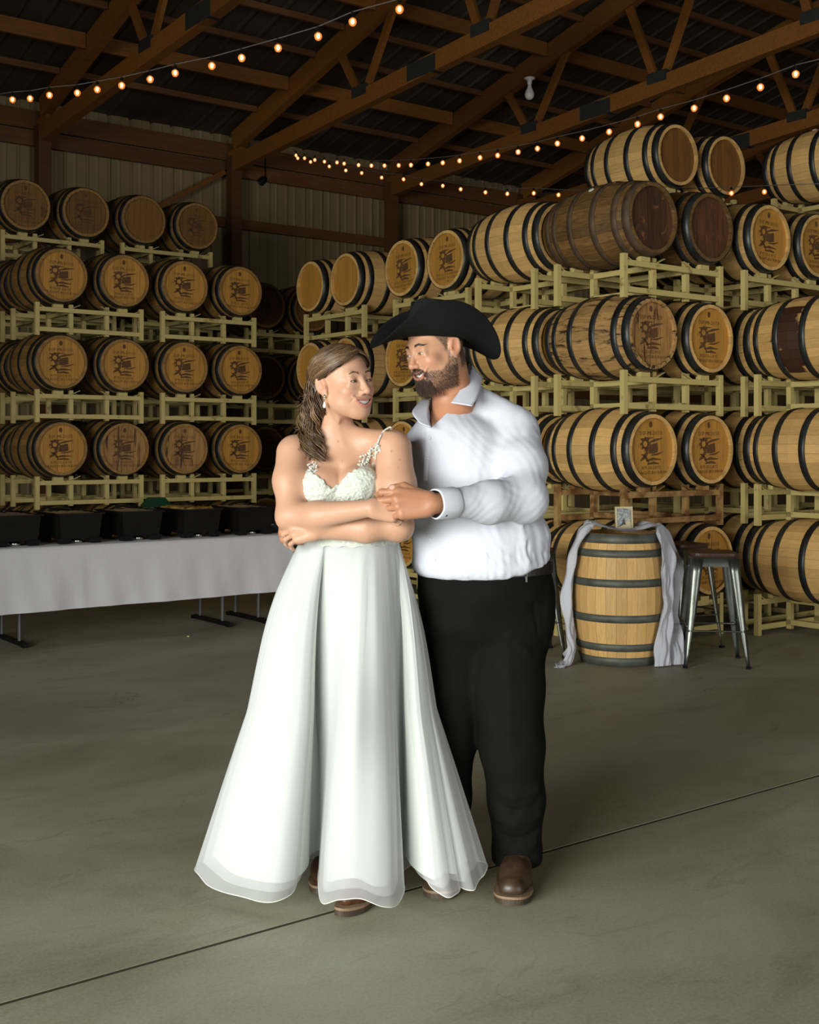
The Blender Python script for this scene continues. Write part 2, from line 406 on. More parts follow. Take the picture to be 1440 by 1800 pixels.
HOOPS = {k: [smooth_hoop(hoop_mesh(a, b, mt)) for a, b in HB] for k, mt in (('dark', M_hoop), ('grey', M_hoop_grey), ('rust', M_hoop_rust))}
# heads: seven boards each
def head_board(k, mat, nb=7):
    R = RE - 0.012; w = 2 * R / nb; x0 = -R + k * w + 0.0012; x1 = x0 + w - 0.0024
    f = lambda x: math.sqrt(max(R * R - x * x, 0.0))
    xs = [x0 + (x1 - x0) * i / 4 for i in range(5)]
    top = [(x, f(x)) for x in xs]; bot = [(x, -f(x)) for x in reversed(xs)]
    loop = top + bot; n = len(loop); z1 = BL - 0.028 + 0.0008 * ((k * 5) % 3); z0 = BL - 0.05
    m = MB(); m.add([(x, y, z1) for x, y in loop] + [(x, y, z0) for x, y in loop],
        [tuple(range(n - 1, -1, -1)), tuple(range(n, 2 * n))] + [(i, (i + 1) % n, n + (i + 1) % n, n + i) for i in range(n)])
    return m
def boards(mat): return [recalc(head_board(k, mat).mesh('head_board', mat)) for k in range(7)]
def head_all(mat):
    m = MB()
    for k in range(7):
        b = head_board(k, mat); m.add(b.v, b.f)
    return recalc(m.mesh('head', mat))
BRD = {k: boards(mt) for k, mt in (('oak', M_head), ('stain', M_head_stain), ('shaded', M_head_shaded), ('dark', M_head_dark))}
HED = {k: head_all(mt) for k, mt in (('oak', M_head), ('stain', M_head_stain), ('shaded', M_head_shaded), ('dark', M_head_dark))}
# burnt stamp: lettering and emblem, flat print on the head
dg = bpy.context.evaluated_depsgraph_get()
def text_geo(txt, size, x, y, sx=1.0):
    c = bpy.data.curves.new('t', 'FONT'); c.body = txt; c.size = size; c.align_x = 'CENTER'; c.align_y = 'CENTER'; c.resolution_u = 1
    o = bpy.data.objects.new('t', c); COL.objects.link(o)
    bpy.context.view_layer.update()
    me = bpy.data.meshes.new_from_object(o.evaluated_get(bpy.context.evaluated_depsgraph_get()))
    vs = [(v.co.x * sx + x, v.co.y + y, 0) for v in me.vertices]; fs = [tuple(p.vertices) for p in me.polygons]
    bpy.data.objects.remove(o); bpy.data.curves.remove(c); bpy.data.meshes.remove(me)
    return vs, fs
def stamp_mesh(kind):
    m = MB()
    lines = [("DSP-MI-20153", 0.043, 0.0, 0.122), ("RYE-53-2-RYE", 0.036, 0.0, -0.135), ("STRAIGHT-BOURBON", 0.036, 0.0, -0.172)]
    if kind == 1: lines = [("DSP-MI-20153", 0.042, 0.0, 0.122), ("BAY-22-P BOURBON", 0.034, 0, -0.130), ("STRAIGHT BOURBON", 0.034, 0, -0.164), ("53 GAL", 0.02, 0.0, -0.195)]
    for tx, sz, x, y in lines: m.add(*text_geo(tx, sz, x, y, 0.98))
    # oval mark near the top
    m.add([(0.017 * math.cos(a), 0.188 + 0.024 * math.sin(a), 0) for a in np.linspace(0, 2 * PI, 15)[:-1]], [tuple(range(14))])
    # emblem: toothed ring with a '19', a curled stalk, a dark block and streaks
    k0 = len(m.v)
    cx, cy = -0.045, 0.035
    for k in range(8):
        a = k * PI / 4
        m.add([(cx + r * math.cos(a + d), cy + r * math.sin(a + d), 0) for r, d in ((0.024, -0.28), (0.041, -0.12), (0.041, 0.12), (0.024, 0.28))], [(0, 1, 2, 3)])
    n = 20
    m.add([(cx + r * math.cos(2 * PI * k / n), cy + r * math.sin(2 * PI * k / n), 0) for r in (0.017, 0.029) for k in range(n)],
          [(k, (k + 1) % n, n + (k + 1) % n, n + k) for k in range(n)])
    m.add(*text_geo("19", 0.03, cx - 0.045, cy - 0.012, 0.9))
    def stroke(pts, ws):
        vs = []
        for i, (x, y) in enumerate(pts):
            x0, y0 = pts[max(i - 1, 0)]; x1, y1 = pts[min(i + 1, len(pts) - 1)]
            dx, dy = x1 - x0, y1 - y0; L = math.hypot(dx, dy) or 1
            vs += [(x - dy / L * ws[i], y + dx / L * ws[i], 0), (x + dy / L * ws[i], y - dx / L * ws[i], 0)]
        m.add(vs, [(2 * i, 2 * i + 1, 2 * i + 3, 2 * i + 2) for i in range(len(pts) - 1)])
    stroke([(-0.03, 0.01), (-0.035, -0.02), (-0.06, -0.045), (-0.085, -0.06)], [0.008, 0.011, 0.01, 0.004])
    stroke([(-0.075, -0.025), (-0.055, -0.03), (-0.035, -0.05), (-0.02, -0.075)], [0.003, 0.007, 0.008, 0.003])
    m.add([(-0.012, 0.028, 0), (0.052, 0.042, 0), (0.056, -0.012, 0), (0.02, -0.022, 0), (-0.02, -0.02, 0)], [(0, 4, 3, 2, 1)])
    stroke([(-0.02, 0.04), (0.03, 0.055), (0.095, 0.066)], [0.003, 0.008, 0.002])
    stroke([(0.0, -0.03), (0.05, -0.026), (0.095, -0.012)], [0.003, 0.006, 0.002])
    stroke([(-0.04, -0.062), (0.01, -0.052), (0.08, -0.056)], [0.003, 0.009, 0.002])
    stroke([(-0.03, -0.08), (0.02, -0.074), (0.06, -0.08)], [0.004, 0.008, 0.004])
    stroke([(-0.085, 0.062), (-0.03, 0.068), (0.02, 0.07)], [0.002, 0.005, 0.002])
    m.v[k0:] = [(x * 1.38, (y - 0.0) * 1.30 - 0.002, z) for x, y, z in m.v[k0:]]
    return m.mesh('stamp', M_char)
STP = [stamp_mesh(0), stamp_mesh(1)]
BUNG = MB().lathe([(0.001, 0.006), (0.02, 0.006), (0.024, 0.0)], 14).mesh('bung', M_white)

def barrel(label, M, stave='oak', head='oak', hoop='dark', stamp=0, detail=True, group=None, bung=None, patch=(), name='oak_barrel'):
    t = thing(name, label, 'barrel', M=M, group=group)
    if detail:
        for k in range(NS): link('stave', STV['patch' if k in patch else stave], t, rot=(0, 0, 2 * PI * k / NS))
    else: link('staves', ALL[stave], t)
    for i in range(3):
        link('hoop', HOOPS[hoop][i], t)
        link('hoop', HOOPS[hoop][i], t, loc=(0, 0, BL), rot=(PI, 0, 0))
    if head:
        if detail:
            for k in range(7): link('head_board', BRD[head][k], t)
        else: link('head', HED[head], t)
        link('rear_head', HED[head], t, loc=(0, 0, BL), rot=(PI, 0, 0))
    if stamp is not None: link('stamp', STP[stamp], t, loc=(0, 0, BL - 0.0255)).__setitem__('kind', 'stuff')
    if bung is not None:
        r = brad(BL / 2) + 0.002
        link('bung', BUNG, t, loc=(r * math.cos(bung), r * math.sin(bung), BL * 0.5), rot=(0, PI / 2, bung))
    return t

# ---------------------------------------------------------------- racks: welded cream tube frames, each holds two barrels
PITCH, RW, RD, T = 0.86, 1.14, 0.74, 0.042
def tube_box(size, mat, name): return MB().box((0, 0, 0), size).mesh(name, mat)
RK = {}
for k, mt in (('cream', M_rack), ('rust', M_rack_rust)):
    RK[k] = dict(post=tube_box((T, T, 0.325), mt, 'post'), rail=tube_box((RW - 2 * T, T * 0.8, T), mt, 'rail'),
                 up=tube_box((T, T, 0.30), mt, 'upright'), drail=tube_box((T, RD - 2 * T, T), mt, 'cradle_rail'),
                 cr=MB().bar((-0.06, 0, -0.027), (0.06, 0, 0.027), 0.03, 0.006).mesh('cradle', mt),
                 sad=tube_box((0.10, 0.05, 0.034), mt, 'saddle'))
def rack(label, w, n, level, ang, kind='cream', group=None):
    t = thing('barrel_rack', label, 'rack', G(w, n, (level - 1) * PITCH), (0, 0, ANG + ang), group=group)
    R = RK[kind]
    for sy in (-1, 1):
        y = sy * (RD - T) / 2
        for sx in (-1, 1):
            link('post', R['post'], t, loc=(sx * (RW - T) / 2, y, 0.1625))
            link('upright', R['up'], t, loc=(sx * 0.19, y - sy * T, 0.175))
            for q in (-1, 1): link('cradle', R['cr'], t, loc=(sx * 0.34 + q * 0.17, y - sy * 0.002, 0.296), rot=(0, 0, 0 if q > 0 else PI))
            link('saddle', R['sad'], t, loc=(sx * 0.34, y, 0.2985))
        for z in (0.062, 0.26): link('rail', R['rail'], t, loc=(0, y, z))
    for sx in (-1, 1):
        for z in (0.078, 0.255): link('cradle_rail', R['drail'], t, loc=(sx * 0.19, 0, z))
    return t
def barrel_matrix(w, n, z, ang, roll=0.0):            # centre of the barrel; front head faces -n (turned by ang)
    a = ANG + ang
    zdir = Vector((math.sin(a), -math.cos(a), 0)); ydir = Vector((0, 0, 1)); xdir = ydir.cross(zdir)
    R = Matrix((xdir, ydir, zdir)).transposed().to_4x4() @ Matrix.Rotation(roll, 4, 'Z')
    return Matrix.Translation(G(w, n, z)) @ R @ Matrix.Translation((0, 0, -BL / 2))
ROW = ['', 'bottom row', 'second row up', 'third row up', 'fourth row up', 'top row']
CZ = 0.597
def stack(sname, w, n, levels, ang=0.0, stave='oak', detail=(), spec=None, rusty=(), head='oak', sides=('left', 'right'), skip=()):
    spec = spec or {}
    for lv in levels:
        rack('%s steel barrel rack, under %s, %s' % ('rust-brown' if lv in rusty else 'cream', ROW[lv], sname), w, n, lv, ang,
             'rust' if lv in rusty else 'cream', group='steel barrel racks')
        for si, sx in enumerate((-1, 1)):
            if (lv, si) in skip: continue
            ox, oy = sx * 0.332 * math.cos(ang), sx * 0.332 * math.sin(ang)
            kw = dict(stave=stave, head=head, stamp=0)
            kw.update(spec.get((lv, si), {}))
            ad = kw.pop('adj', 'printed-head oak barrel')
            roll = kw.pop('roll', random.uniform(-0.05, 0.05))
            barrel('%s, %s, %s slot, %s' % (ad, ROW[lv], sides[si], sname),
                   barrel_matrix(w + ox, n + oy, (lv - 1) * PITCH + CZ, ang, roll),
                   detail=(lv, si) in detail, group='stacked oak barrels', **kw)
plain = dict(stamp=None, adj='plain-head oak barrel')
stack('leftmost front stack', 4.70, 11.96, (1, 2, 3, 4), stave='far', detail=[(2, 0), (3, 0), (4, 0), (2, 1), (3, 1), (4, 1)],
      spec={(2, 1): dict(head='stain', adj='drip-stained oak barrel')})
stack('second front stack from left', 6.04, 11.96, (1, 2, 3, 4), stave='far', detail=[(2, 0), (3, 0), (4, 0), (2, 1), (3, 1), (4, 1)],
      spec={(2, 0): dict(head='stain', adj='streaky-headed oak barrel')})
stack('rear stack at left edge', 4.70, 12.99, (1, 2, 3, 4, 5), stave='far', head='shaded')
stack('second rear stack from left', 6.04, 12.99, (1, 2, 3, 4, 5), stave='far', head='shaded', spec={(5, 0): dict(plain, head='shaded', adj='plain dim oak barrel'), (5, 1): dict(head='shaded', adj='dim dark-marked oak barrel')})
stack('dim rear stack above table end', 7.62, 12.99, (1, 2, 3, 4), stave='far', head='shaded')
stack('sideways stack above the bride', 7.22, 10.42, (1, 2, 3, 4), ang=-PI / 2, stave='oak', detail=[(4, 0), (4, 1)],
      spec={(4, 0): dict(plain), (4, 1): dict(plain, adj='split-headed oak barrel'), (3, 0): dict(plain), (3, 1): dict(plain)}, sides=('far', 'near'))
stack('sideways stack above the hat', 7.22, 8.79, (1, 2, 3, 4), ang=-PI / 2, stave='oak', detail=[(4, 0), (4, 1), (3, 0), (3, 1)],
      spec={(4, 0): dict(stamp=1), (4, 1): dict(stamp=1), (3, 0): dict(stamp=1)}, sides=('far', 'near'))
stack('stack behind draped barrel', 7.11, 6.43, (1, 2, 3, 4), detail=[(1, 0), (1, 1), (2, 0), (2, 1), (3, 0), (3, 1), (4, 0)], rusty=(2,),
      spec={(4, 0): dict(stave='dark', head='dark', stamp=None, bung=2.2, hoop='rust', adj='dark weathered oak barrel'), (4, 1): dict(stave='dark', head='dark', stamp=None, adj='ragged black-headed oak barrel'),
            (3, 0): dict(stave='streak', head='stain', adj='black-streaked oak barrel')})
stack('stack behind hatted man', 7.11, 7.39, (1, 2, 3, 4), detail=[(4, 0), (3, 0)])
stack('stack behind metal stool', 8.52, 6.43, (1, 2, 3, 4), detail=[(4, 0), (4, 1)])
stack('rear tall right stack', 8.52, 7.39, (1, 2, 3, 4, 5), detail=[(5, 0), (5, 1)], spec={(5, 0): dict(plain, head='shaded'), (5, 1): dict(plain, head='shaded')})
stack('rightmost front stack', 8.37, 5.49, (1, 2, 3), detail=[(1, 0), (2, 0), (3, 0)], spec={(3, 0): dict(patch=(13, 14, 15, 16, 17, 18, 11, 12), roll=0.0, adj='dark-stained oak barrel')})
stack('high stack at right edge', 9.87, 6.43, (1, 2, 3, 4, 5), detail=[(5, 0)], spec={(5, 0): dict(plain, bung=1.9)})
# ---------------------------------------------------------------- string lights
M_wire = simple('wire', (0.10, 0.09, 0.08), 0.5)
def emis(name, col, st, alpha=None):
    m, nt, b = mat_new(name)
    b.inputs['Base Color'].default_value = (col[0], col[1], col[2], 1); b.inputs['Emission Color'].default_value = (col[0], col[1], col[2], 1)
    b.inputs['Emission Strength'].default_value = st; b.inputs['Roughness'].default_value = 0.1
    if alpha is not None: b.inputs['Alpha'].default_value = alpha
    return m
M_glow = emis('bulb_glass', (1.0, 0.36, 0.07), 0.30, 0.5)
M_fil = emis('filament', (1.0, 0.72, 0.36), 4.0)
BULB = MB().lathe([(0.001, -0.066), (0.012, -0.063), (0.0195, -0.053), (0.0225, -0.042), (0.0195, -0.031), (0.012, -0.024), (0.009, -0.020)], 14).mesh('bulb', M_glow, True)
FIL = MB().lathe([(0.001, -0.056), (0.008, -0.052), (0.0115, -0.041), (0.008, -0.03), (0.001, -0.025)], 10).mesh('filament', M_fil, True)
SOCK = MB().lathe([(0.004, 0.0), (0.009, -0.002), (0.011, -0.018)], 8, cap0=True).mesh('socket', M_black)
def string(label, px, Y0, Y1, ext0=None, ext1=None):
    x0, x1 = px[0][0], px[-1][0]
    pts = []
    for x, y in px:
        t = (x - x0) / (x1 - x0); Y = 1 / ((1 - t) / Y0 + t / Y1)
        pts.append(P(x, y, Y) + Vector((0, 0, 0.041)))
    t = thing('string_light', label, 'string lights', pts[0], group='strings of globe bulbs')
    base = pts[0]; wire = []
    if ext0: wire.append(P(*ext0))
    wire += [p + Vector((0, 0, 0.012)) for p in pts]
    # smooth the wire a little between bulbs
    if ext1: wire.append(P(*ext1))
    link('wire', MB().tube([p - base for p in wire], 0.0035, 5).mesh('wire', M_wire, True), t)
    for p in pts:
        link('socket', SOCK, t, loc=p - base + Vector((0, 0, 0.012)))
        b = link('bulb', BULB, t, loc=p - base); link('filament', FIL, b)
s1 = [(22, 175), (53, 173), (87, 167), (136, 163), (171, 157), (214, 150), (264, 139), (308, 128), (372.5, 115.5), (425, 101.5), (489, 84), (559.5, 63.5), (620, 38), (702.5, 16)]
s2 = [(520.5, 273), (535.5, 278), (553.5, 281), (570.5, 284), (592.5, 285.5), (605, 287.5), (630.5, 290), (653, 291), (676, 291), (701, 290.5), (722.5, 290), (752.5, 288), (778.5, 286), (808, 282.5), (844, 277), (875, 273), (911, 267), (945, 261), (980, 252), (1023.5, 243), (1071, 231.5), (1121, 218), (1161.5, 205), (1220.5, 190), (1277.5, 172.5), (1337, 153), (1399, 130)]
s3 = [(523.5, 278), (546, 284.5), (579, 292.5), (608, 299.5), (636, 304), (671, 312), (709.5, 315), (741, 323.5), (778.5, 326.5), (810, 332.5), (853.5, 338), (892, 340.5), (938.5, 339.5), (982, 342.5), (1029, 344), (1077, 344.5), (1126, 344), (1175, 343), (1229.5, 341), (1286, 339.5), (1344, 337)]
string('string of glowing globe bulbs crossing the upper left under the roof', s1, 8.4, 6.2, (-80, 178, 8.9), (860, -60, 5.6))
string('string of glowing globe bulbs rising to the upper right above the barrels', s2, 15.2, 7.0, (516, 262, 15.5), (1520, 85, 6.2))
string('lower string of glowing globe bulbs sagging to the top barrels', s3, 15.2, 10.35, (516, 264, 15.4), (1470, 322, 9.6))

# ---------------------------------------------------------------- buffet table
TW0, TW1, TN0, TN1, TH = 1.55, 5.28, 8.66, 9.42, 0.742
t = thing('folding_table', 'long folding banquet table hidden under a white cloth at left', 'table', G((TW0 + TW1) / 2, (TN0 + TN1) / 2, 0))
TCX, TCY = (TW0 + TW1) / 2, (TN0 + TN1) / 2
link('tabletop', MB().box((0, 0, TH - 0.03), (TW1 - TW0 - 0.04, TN1 - TN0 - 0.04, 0.04)).mesh('tabletop', M_white), t)
M_leg = simple('table_leg_steel', (0.10, 0.10, 0.10), 0.45, 0.5)
for w in (3.03, 4.72, 5.06, 1.75):
    lg = link('leg_frame', MB().bar((w - TCX, -0.30, 0.02), (w - TCX, 0.30, 0.02), 0.03, 0.035).mesh('leg_frame', M_black), t)
    for q in (-0.2, 0.2):
        link('leg', MB().tube([(w - TCX, q, 0.03), (w - TCX, q, TH - 0.05)], 0.014, 8).mesh('leg', M_leg), t)
    for q in (-0.31, 0.31): link('foot', MB().box((w - TCX, q, 0.014), (0.04, 0.05, 0.028)).mesh('foot', M_black), lg)
# cloth: thin paper-like cover with a plain front drop, soft waves and creases
def cloth_mat(name, col, bs=0.25, tr=0.0):
    m, nt, b = mat_new(name); v = obj_vec(nt)
    b.inputs['Base Color'].default_value = (col[0], col[1], col[2], 1); b.inputs['Roughness'].default_value = 0.85
    b.inputs['Specular IOR Level'].default_value = 0.2
    bump(nt, b, noise(nt, v, 7, 5, 0.6, 0.5), bs, 0.02)
    return m
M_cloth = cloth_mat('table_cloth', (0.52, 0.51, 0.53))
def table_cloth():
    m = MB(); W = TW1 - TW0; D = TN1 - TN0; drop = 0.475
    prof = [(-D / 2 - 0.012, TH - drop)] + [(-D / 2 - 0.012, TH - drop + drop * k / 12) for k in range(1, 12)] + [(-D / 2 - 0.008, TH - 0.008), (-D / 2 + 0.005, TH), (0, TH + 0.001), (D / 2 - 0.005, TH), (D / 2 + 0.01, TH - 0.01), (D / 2 + 0.012, TH - drop)]
    nu = 160
    def fn(i, j):
        x = -W / 2 - 0.006 + (W + 0.012) * i / (nu - 1); y, z = prof[j]
        d = max(0.0, (TH - 0.012 - z) / drop)
        wv = 0.012 * math.sin(x * 5.1 + 0.6) + 0.007 * math.sin(x * 13.3 + 2 * d) + 0.004 * math.sin(x * 29 - 3 * d)
        seam = 0.010 * math.exp(-((x - (3.44 - TCX)) / 0.012) ** 2)
        if j <= 11: y += (-0.012 + wv) * d - seam * d * 0.8
        elif j == len(prof) - 1: y -= wv * d
        return (x, y, z)
    m.grid(fn, nu, len(prof))
    return m.mesh('tablecloth', M_cloth, True)
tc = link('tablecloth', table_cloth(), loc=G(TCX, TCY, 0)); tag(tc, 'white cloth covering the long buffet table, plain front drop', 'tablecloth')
# end drop of the cloth
link('end_drop', MB().grid(lambda i, j: ((TW1 - TW0) / 2 + 0.008 + 0.01 * math.sin(i * 1.1) * (1 - j / 7), -(TN1 - TN0) / 2 - 0.01 + (TN1 - TN0 + 0.02) * i / 15, TH - 0.475 + 0.472 * j / 7), 16, 8).mesh('end_drop', M_cloth, True), tc)

# chafing stands: tapered black pans with cut-out feet, foil pans inside, silver fuel cups below
M_foil = simple('foil', (0.62, 0.60, 0.55), 0.32, 0.9, var=0.2, nscale=30, bmp=0.6, bscale=45)
M_food = simple('golden_food', (0.55, 0.33, 0.08), 0.55, var=0.45, nscale=40, bmp=0.8, bscale=60)
def chafer(w, n, rz, label, food=False, cover=True):
    t = thing('chafing_stand', label, 'chafing dish', G(w, n, TH + 0.002), (0, 0, rz), group='chafing dishes on the buffet')
    m = MB(); hw, hd, h = 0.168, 0.255, 0.225
    def ring(s, z, inset=0): return [(sx * (hw * s - inset), sy * (hd * s - inset), z) for sx, sy in ((-1, -1), (1, -1), (1, 1), (-1, 1))]
    m.add(ring(0.90, 0.036) + ring(1.0, h) + ring(1.0, h, 0.006) + ring(0.90, 0.042, 0.006), [(k, (k + 1) % 4, 4 + (k + 1) % 4, 4 + k) for k in range(4)] + [(4 + k, 4 + (k + 1) % 4, 8 + (k + 1) % 4, 8 + k) for k in range(4)] + [(8 + k, 8 + (k + 1) % 4, 12 + (k + 1) % 4, 12 + k) for k in range(4)] + [(0, 3, 2, 1)])
    link('shell', m.mesh('shell', M_black), t)
    for sx in (-1, 1):
        for sy in (-1, 1):
            x, y = sx * hw * 0.72, sy * hd * 0.78
            m = MB(); m.add([(x - 0.034, y - 0.042, 0), (x + 0.034, y - 0.042, 0), (x + 0.034, y + 0.034, 0), (x - 0.034, y + 0.034, 0),
                             (x - 0.05, y - 0.05, 0.04), (x + 0.05, y - 0.05, 0.04), (x + 0.05, y + 0.05, 0.04), (x - 0.05, y + 0.05, 0.04)],
                            [(0, 3, 2, 1), (4, 5, 6, 7), (0, 1, 5, 4), (1, 2, 6, 5), (2, 3, 7, 6), (3, 0, 4, 7)])
            link('foot', m.mesh('foot', M_black), t)
    link('rim', MB().bar((-hw - 0.012, -hd - 0.012, h), (hw + 0.012, -hd - 0.012, h), 0.022, 0.012).bar((-hw - 0.012, hd + 0.012, h), (hw + 0.012, hd + 0.012, h), 0.022, 0.012).bar((-hw - 0.012, -hd, h), (-hw - 0.012, hd, h), 0.022, 0.012).bar((hw + 0.012, -hd, h), (hw + 0.012, hd, h), 0.022, 0.012).mesh('rim', M_black), t)['kind'] = 'stuff'
    def cup(x, y): link('fuel_cup', MB().lathe([(0.02, 0.0), (0.042, 0.002), (0.042, 0.024), (0.036, 0.026), (0.034, 0.016), (0.001, 0.016)], 18, cap0=True).mesh('fuel_cup', M_chrome, True), t, loc=(x, y, 0.001))
    cup(0.0, -0.16); cup(0.0, 0.12)
    m = MB(); rg = np.random.default_rng(int(w * 100))
    hh = rg.random((12, 16))
    m.grid(lambda i, j: (-hw * 0.96 + 2 * hw * 0.96 * i / 11, -hd * 0.96 + 2 * hd * 0.96 * j / 15, h - 0.004 + (0.03 if food else 0.012) * hh[i, j] * (0.2 if i in (0, 11) or j in (0, 15) else 1)), 12, 16)
    link('food' if food else 'foil_pan', m.mesh('pan', M_food if food else M_foil, True), t)
    return t
# positions along the table (w, n)
chafer(2.99, 9.0, 0.0, 'black chafing stand cut off by the left photo edge')
chafer(3.47, 9.0, 0.0, 'black chafing stand, second from the left on the buffet')
chafer(3.97, 9.0, 0.0, 'black chafing stand in the middle of the buffet row')
chafer(4.49, 9.0, 0.0, 'black chafing stand heaped with golden food', food=True)
chafer(4.99, 9.0, 0.0, 'black chafing stand beside the bride, foil pan shining')
# serving utensils / lid on some stands
M_tray = simple('black_tray', (0.01, 0.01, 0.012), 0.25)
t = thing('serving_tray', 'low glossy black tray at the table end beside the bride', 'tray', G(5.235, 9.03, TH + 0.002), (0, 0, 0.0))
m = MB(); pr = [(0.0, 0.0), (0.8, 0.0), (0.92, 0.05), (1.0, 0.095), (0.97, 0.095), (0.89, 0.05), (0.77, 0.008), (0.0, 0.008)]
def sup(s, k, n=28):
    a = 2 * PI * k / n; c, q = math.cos(a), math.sin(a)
    return (0.03 if False else 0.0) , c, q
vs = []
for s_, z in pr[1:7]:
    for k in range(28):
        a = 2 * PI * k / 28; c, q = math.cos(a), math.sin(a); e = 0.45
        vs.append((0.14 * s_ * math.copysign(abs(c) ** e, c), 0.24 * s_ * math.copysign(abs(q) ** e, q), z))
fs = [(i * 28 + k, i * 28 + (k + 1) % 28, (i + 1) * 28 + (k + 1) % 28, (i + 1) * 28 + k) for i in range(5) for k in range(28)] + [tuple(range(27, -1, -1)), tuple(range(5 * 28, 6 * 28))]
m.add(vs, fs); link('dish', m.mesh('dish', M_tray, True), t)
link('spoon', MB().tube([(-0.06, -0.2, 0.1), (0.0, -0.02, 0.10), (0.06, 0.14, 0.105)], [0.006, 0.006, 0.012], 8).mesh('spoon', M_chrome, True), t)
# ladle standing in the leftmost dishes
for w, n, lab in ((3.0, 8.86, 'serving spoon lying across the leftmost chafing stand'), (3.36, 8.88, 'serving spoon lying across the second chafing stand'), (3.93, 8.9, 'serving spoon lying across the middle chafing stand')):
    t = thing('serving_spoon', lab, 'spoon', G(w, n, TH + 0.246), (0, 0, 0.4))
    link('handle', MB().tube([(-0.16, 0, 0.035), (0.0, 0, 0.01), (0.09, 0, 0.004)], 0.0065, 8).mesh('handle', M_black, True), t)
    link('bowl', MB().lathe([(0.001, 0.0), (0.018, 0.003), (0.028, 0.014), (0.026, 0.015), (0.016, 0.006), (0.001, 0.003)], 16).mesh('bowl', M_black, True), t, loc=(0.11, 0, -0.004))
# green crate on the floor behind the buffet
M_green = simple('green_plastic', (0.004, 0.055, 0.024), 0.5)
t = thing('green_box', 'dark green plastic box between the two left barrel stacks', 'box', G(5.23, 11.2, 0))
m = MB(); m.add([(-0.10, -0.09, 0), (0.10, -0.09, 0), (0.10, 0.09, 0), (-0.10, 0.09, 0), (-0.12, -0.11, 0.88), (0.12, -0.11, 0.88), (0.12, 0.11, 0.88), (-0.12, 0.11, 0.88)],
    [(0, 3, 2, 1), (0, 1, 5, 4), (1, 2, 6, 5), (2, 3, 7, 6), (3, 0, 4, 7)]); link('bin', m.mesh('bin', M_green), t)
m = MB(); m.add([(-0.125, -0.115, 0.88), (0.125, -0.115, 0.88), (0.125, 0.115, 0.88), (-0.125, 0.115, 0.88), (-0.07, -0.06, 0.965), (0.07, -0.06, 0.965), (0.07, 0.06, 0.965), (-0.07, 0.06, 0.965)],
    [(0, 3, 2, 1), (4, 5, 6, 7), (0, 1, 5, 4), (1, 2, 6, 5), (2, 3, 7, 6), (3, 0, 4, 7)]); link('lid', m.mesh('lid', M_green), t)

# ---------------------------------------------------------------- upright barrel with gauze runner and framed picture
UB = V2B((1.455, 8.28, 0))
ub = barrel('upright oak barrel with grey hoops under a white gauze runner', Matrix.Translation(UB) @ Matrix.Rotation(0.35, 4, 'Z'), stave='oak', hoop='grey', stamp=None, name='upright_barrel')
M_gauze = None
def gauze():
    m, nt, b = mat_new('gauze'); v = obj_vec(nt)
    b.inputs['Base Color'].default_value = (0.74, 0.75, 0.82, 1); b.inputs['Roughness'].default_value = 0.9
    b.inputs['Specular IOR Level'].default_value = 0.1
    w = noise(nt, mapping(nt, v, (60, 60, 12)), 3.0, 4, 0.6)
    bump(nt, b, w, 0.7, 0.006)
    tb = nt.nodes.new('ShaderNodeBsdfTranslucent'); tb.inputs[0].default_value = (0.7, 0.7, 0.76, 1)
    ms = nt.nodes.new('ShaderNodeMixShader'); ms.inputs[0].default_value = 0.25
    nt.links.new(b.outputs[0], ms.inputs[1]); nt.links.new(tb.outputs[0], ms.inputs[2])
    nt.links.new(ms.outputs[0], nt.nodes['Material Output'].inputs[0])
    return m
M_gauze = gauze()
def catmull(pts, n):
    pts = [np.array(p, float) for p in pts]; P_ = [2 * pts[0] - pts[1]] + pts + [2 * pts[-1] - pts[-2]]; out = []
    seg = len(pts) - 1
    for i in range(n):
        u = i / (n - 1) * seg; k = min(int(u), seg - 1); t = u - k
        a, b, c, d = P_[k], P_[k + 1], P_[k + 2], P_[k + 3]
        out.append(0.5 * ((2 * b) + (c - a) * t + (2 * a - 5 * b + 4 * c - d) * t * t + (3 * b - a - 3 * c + d) * t ** 3))
    return np.array(out)
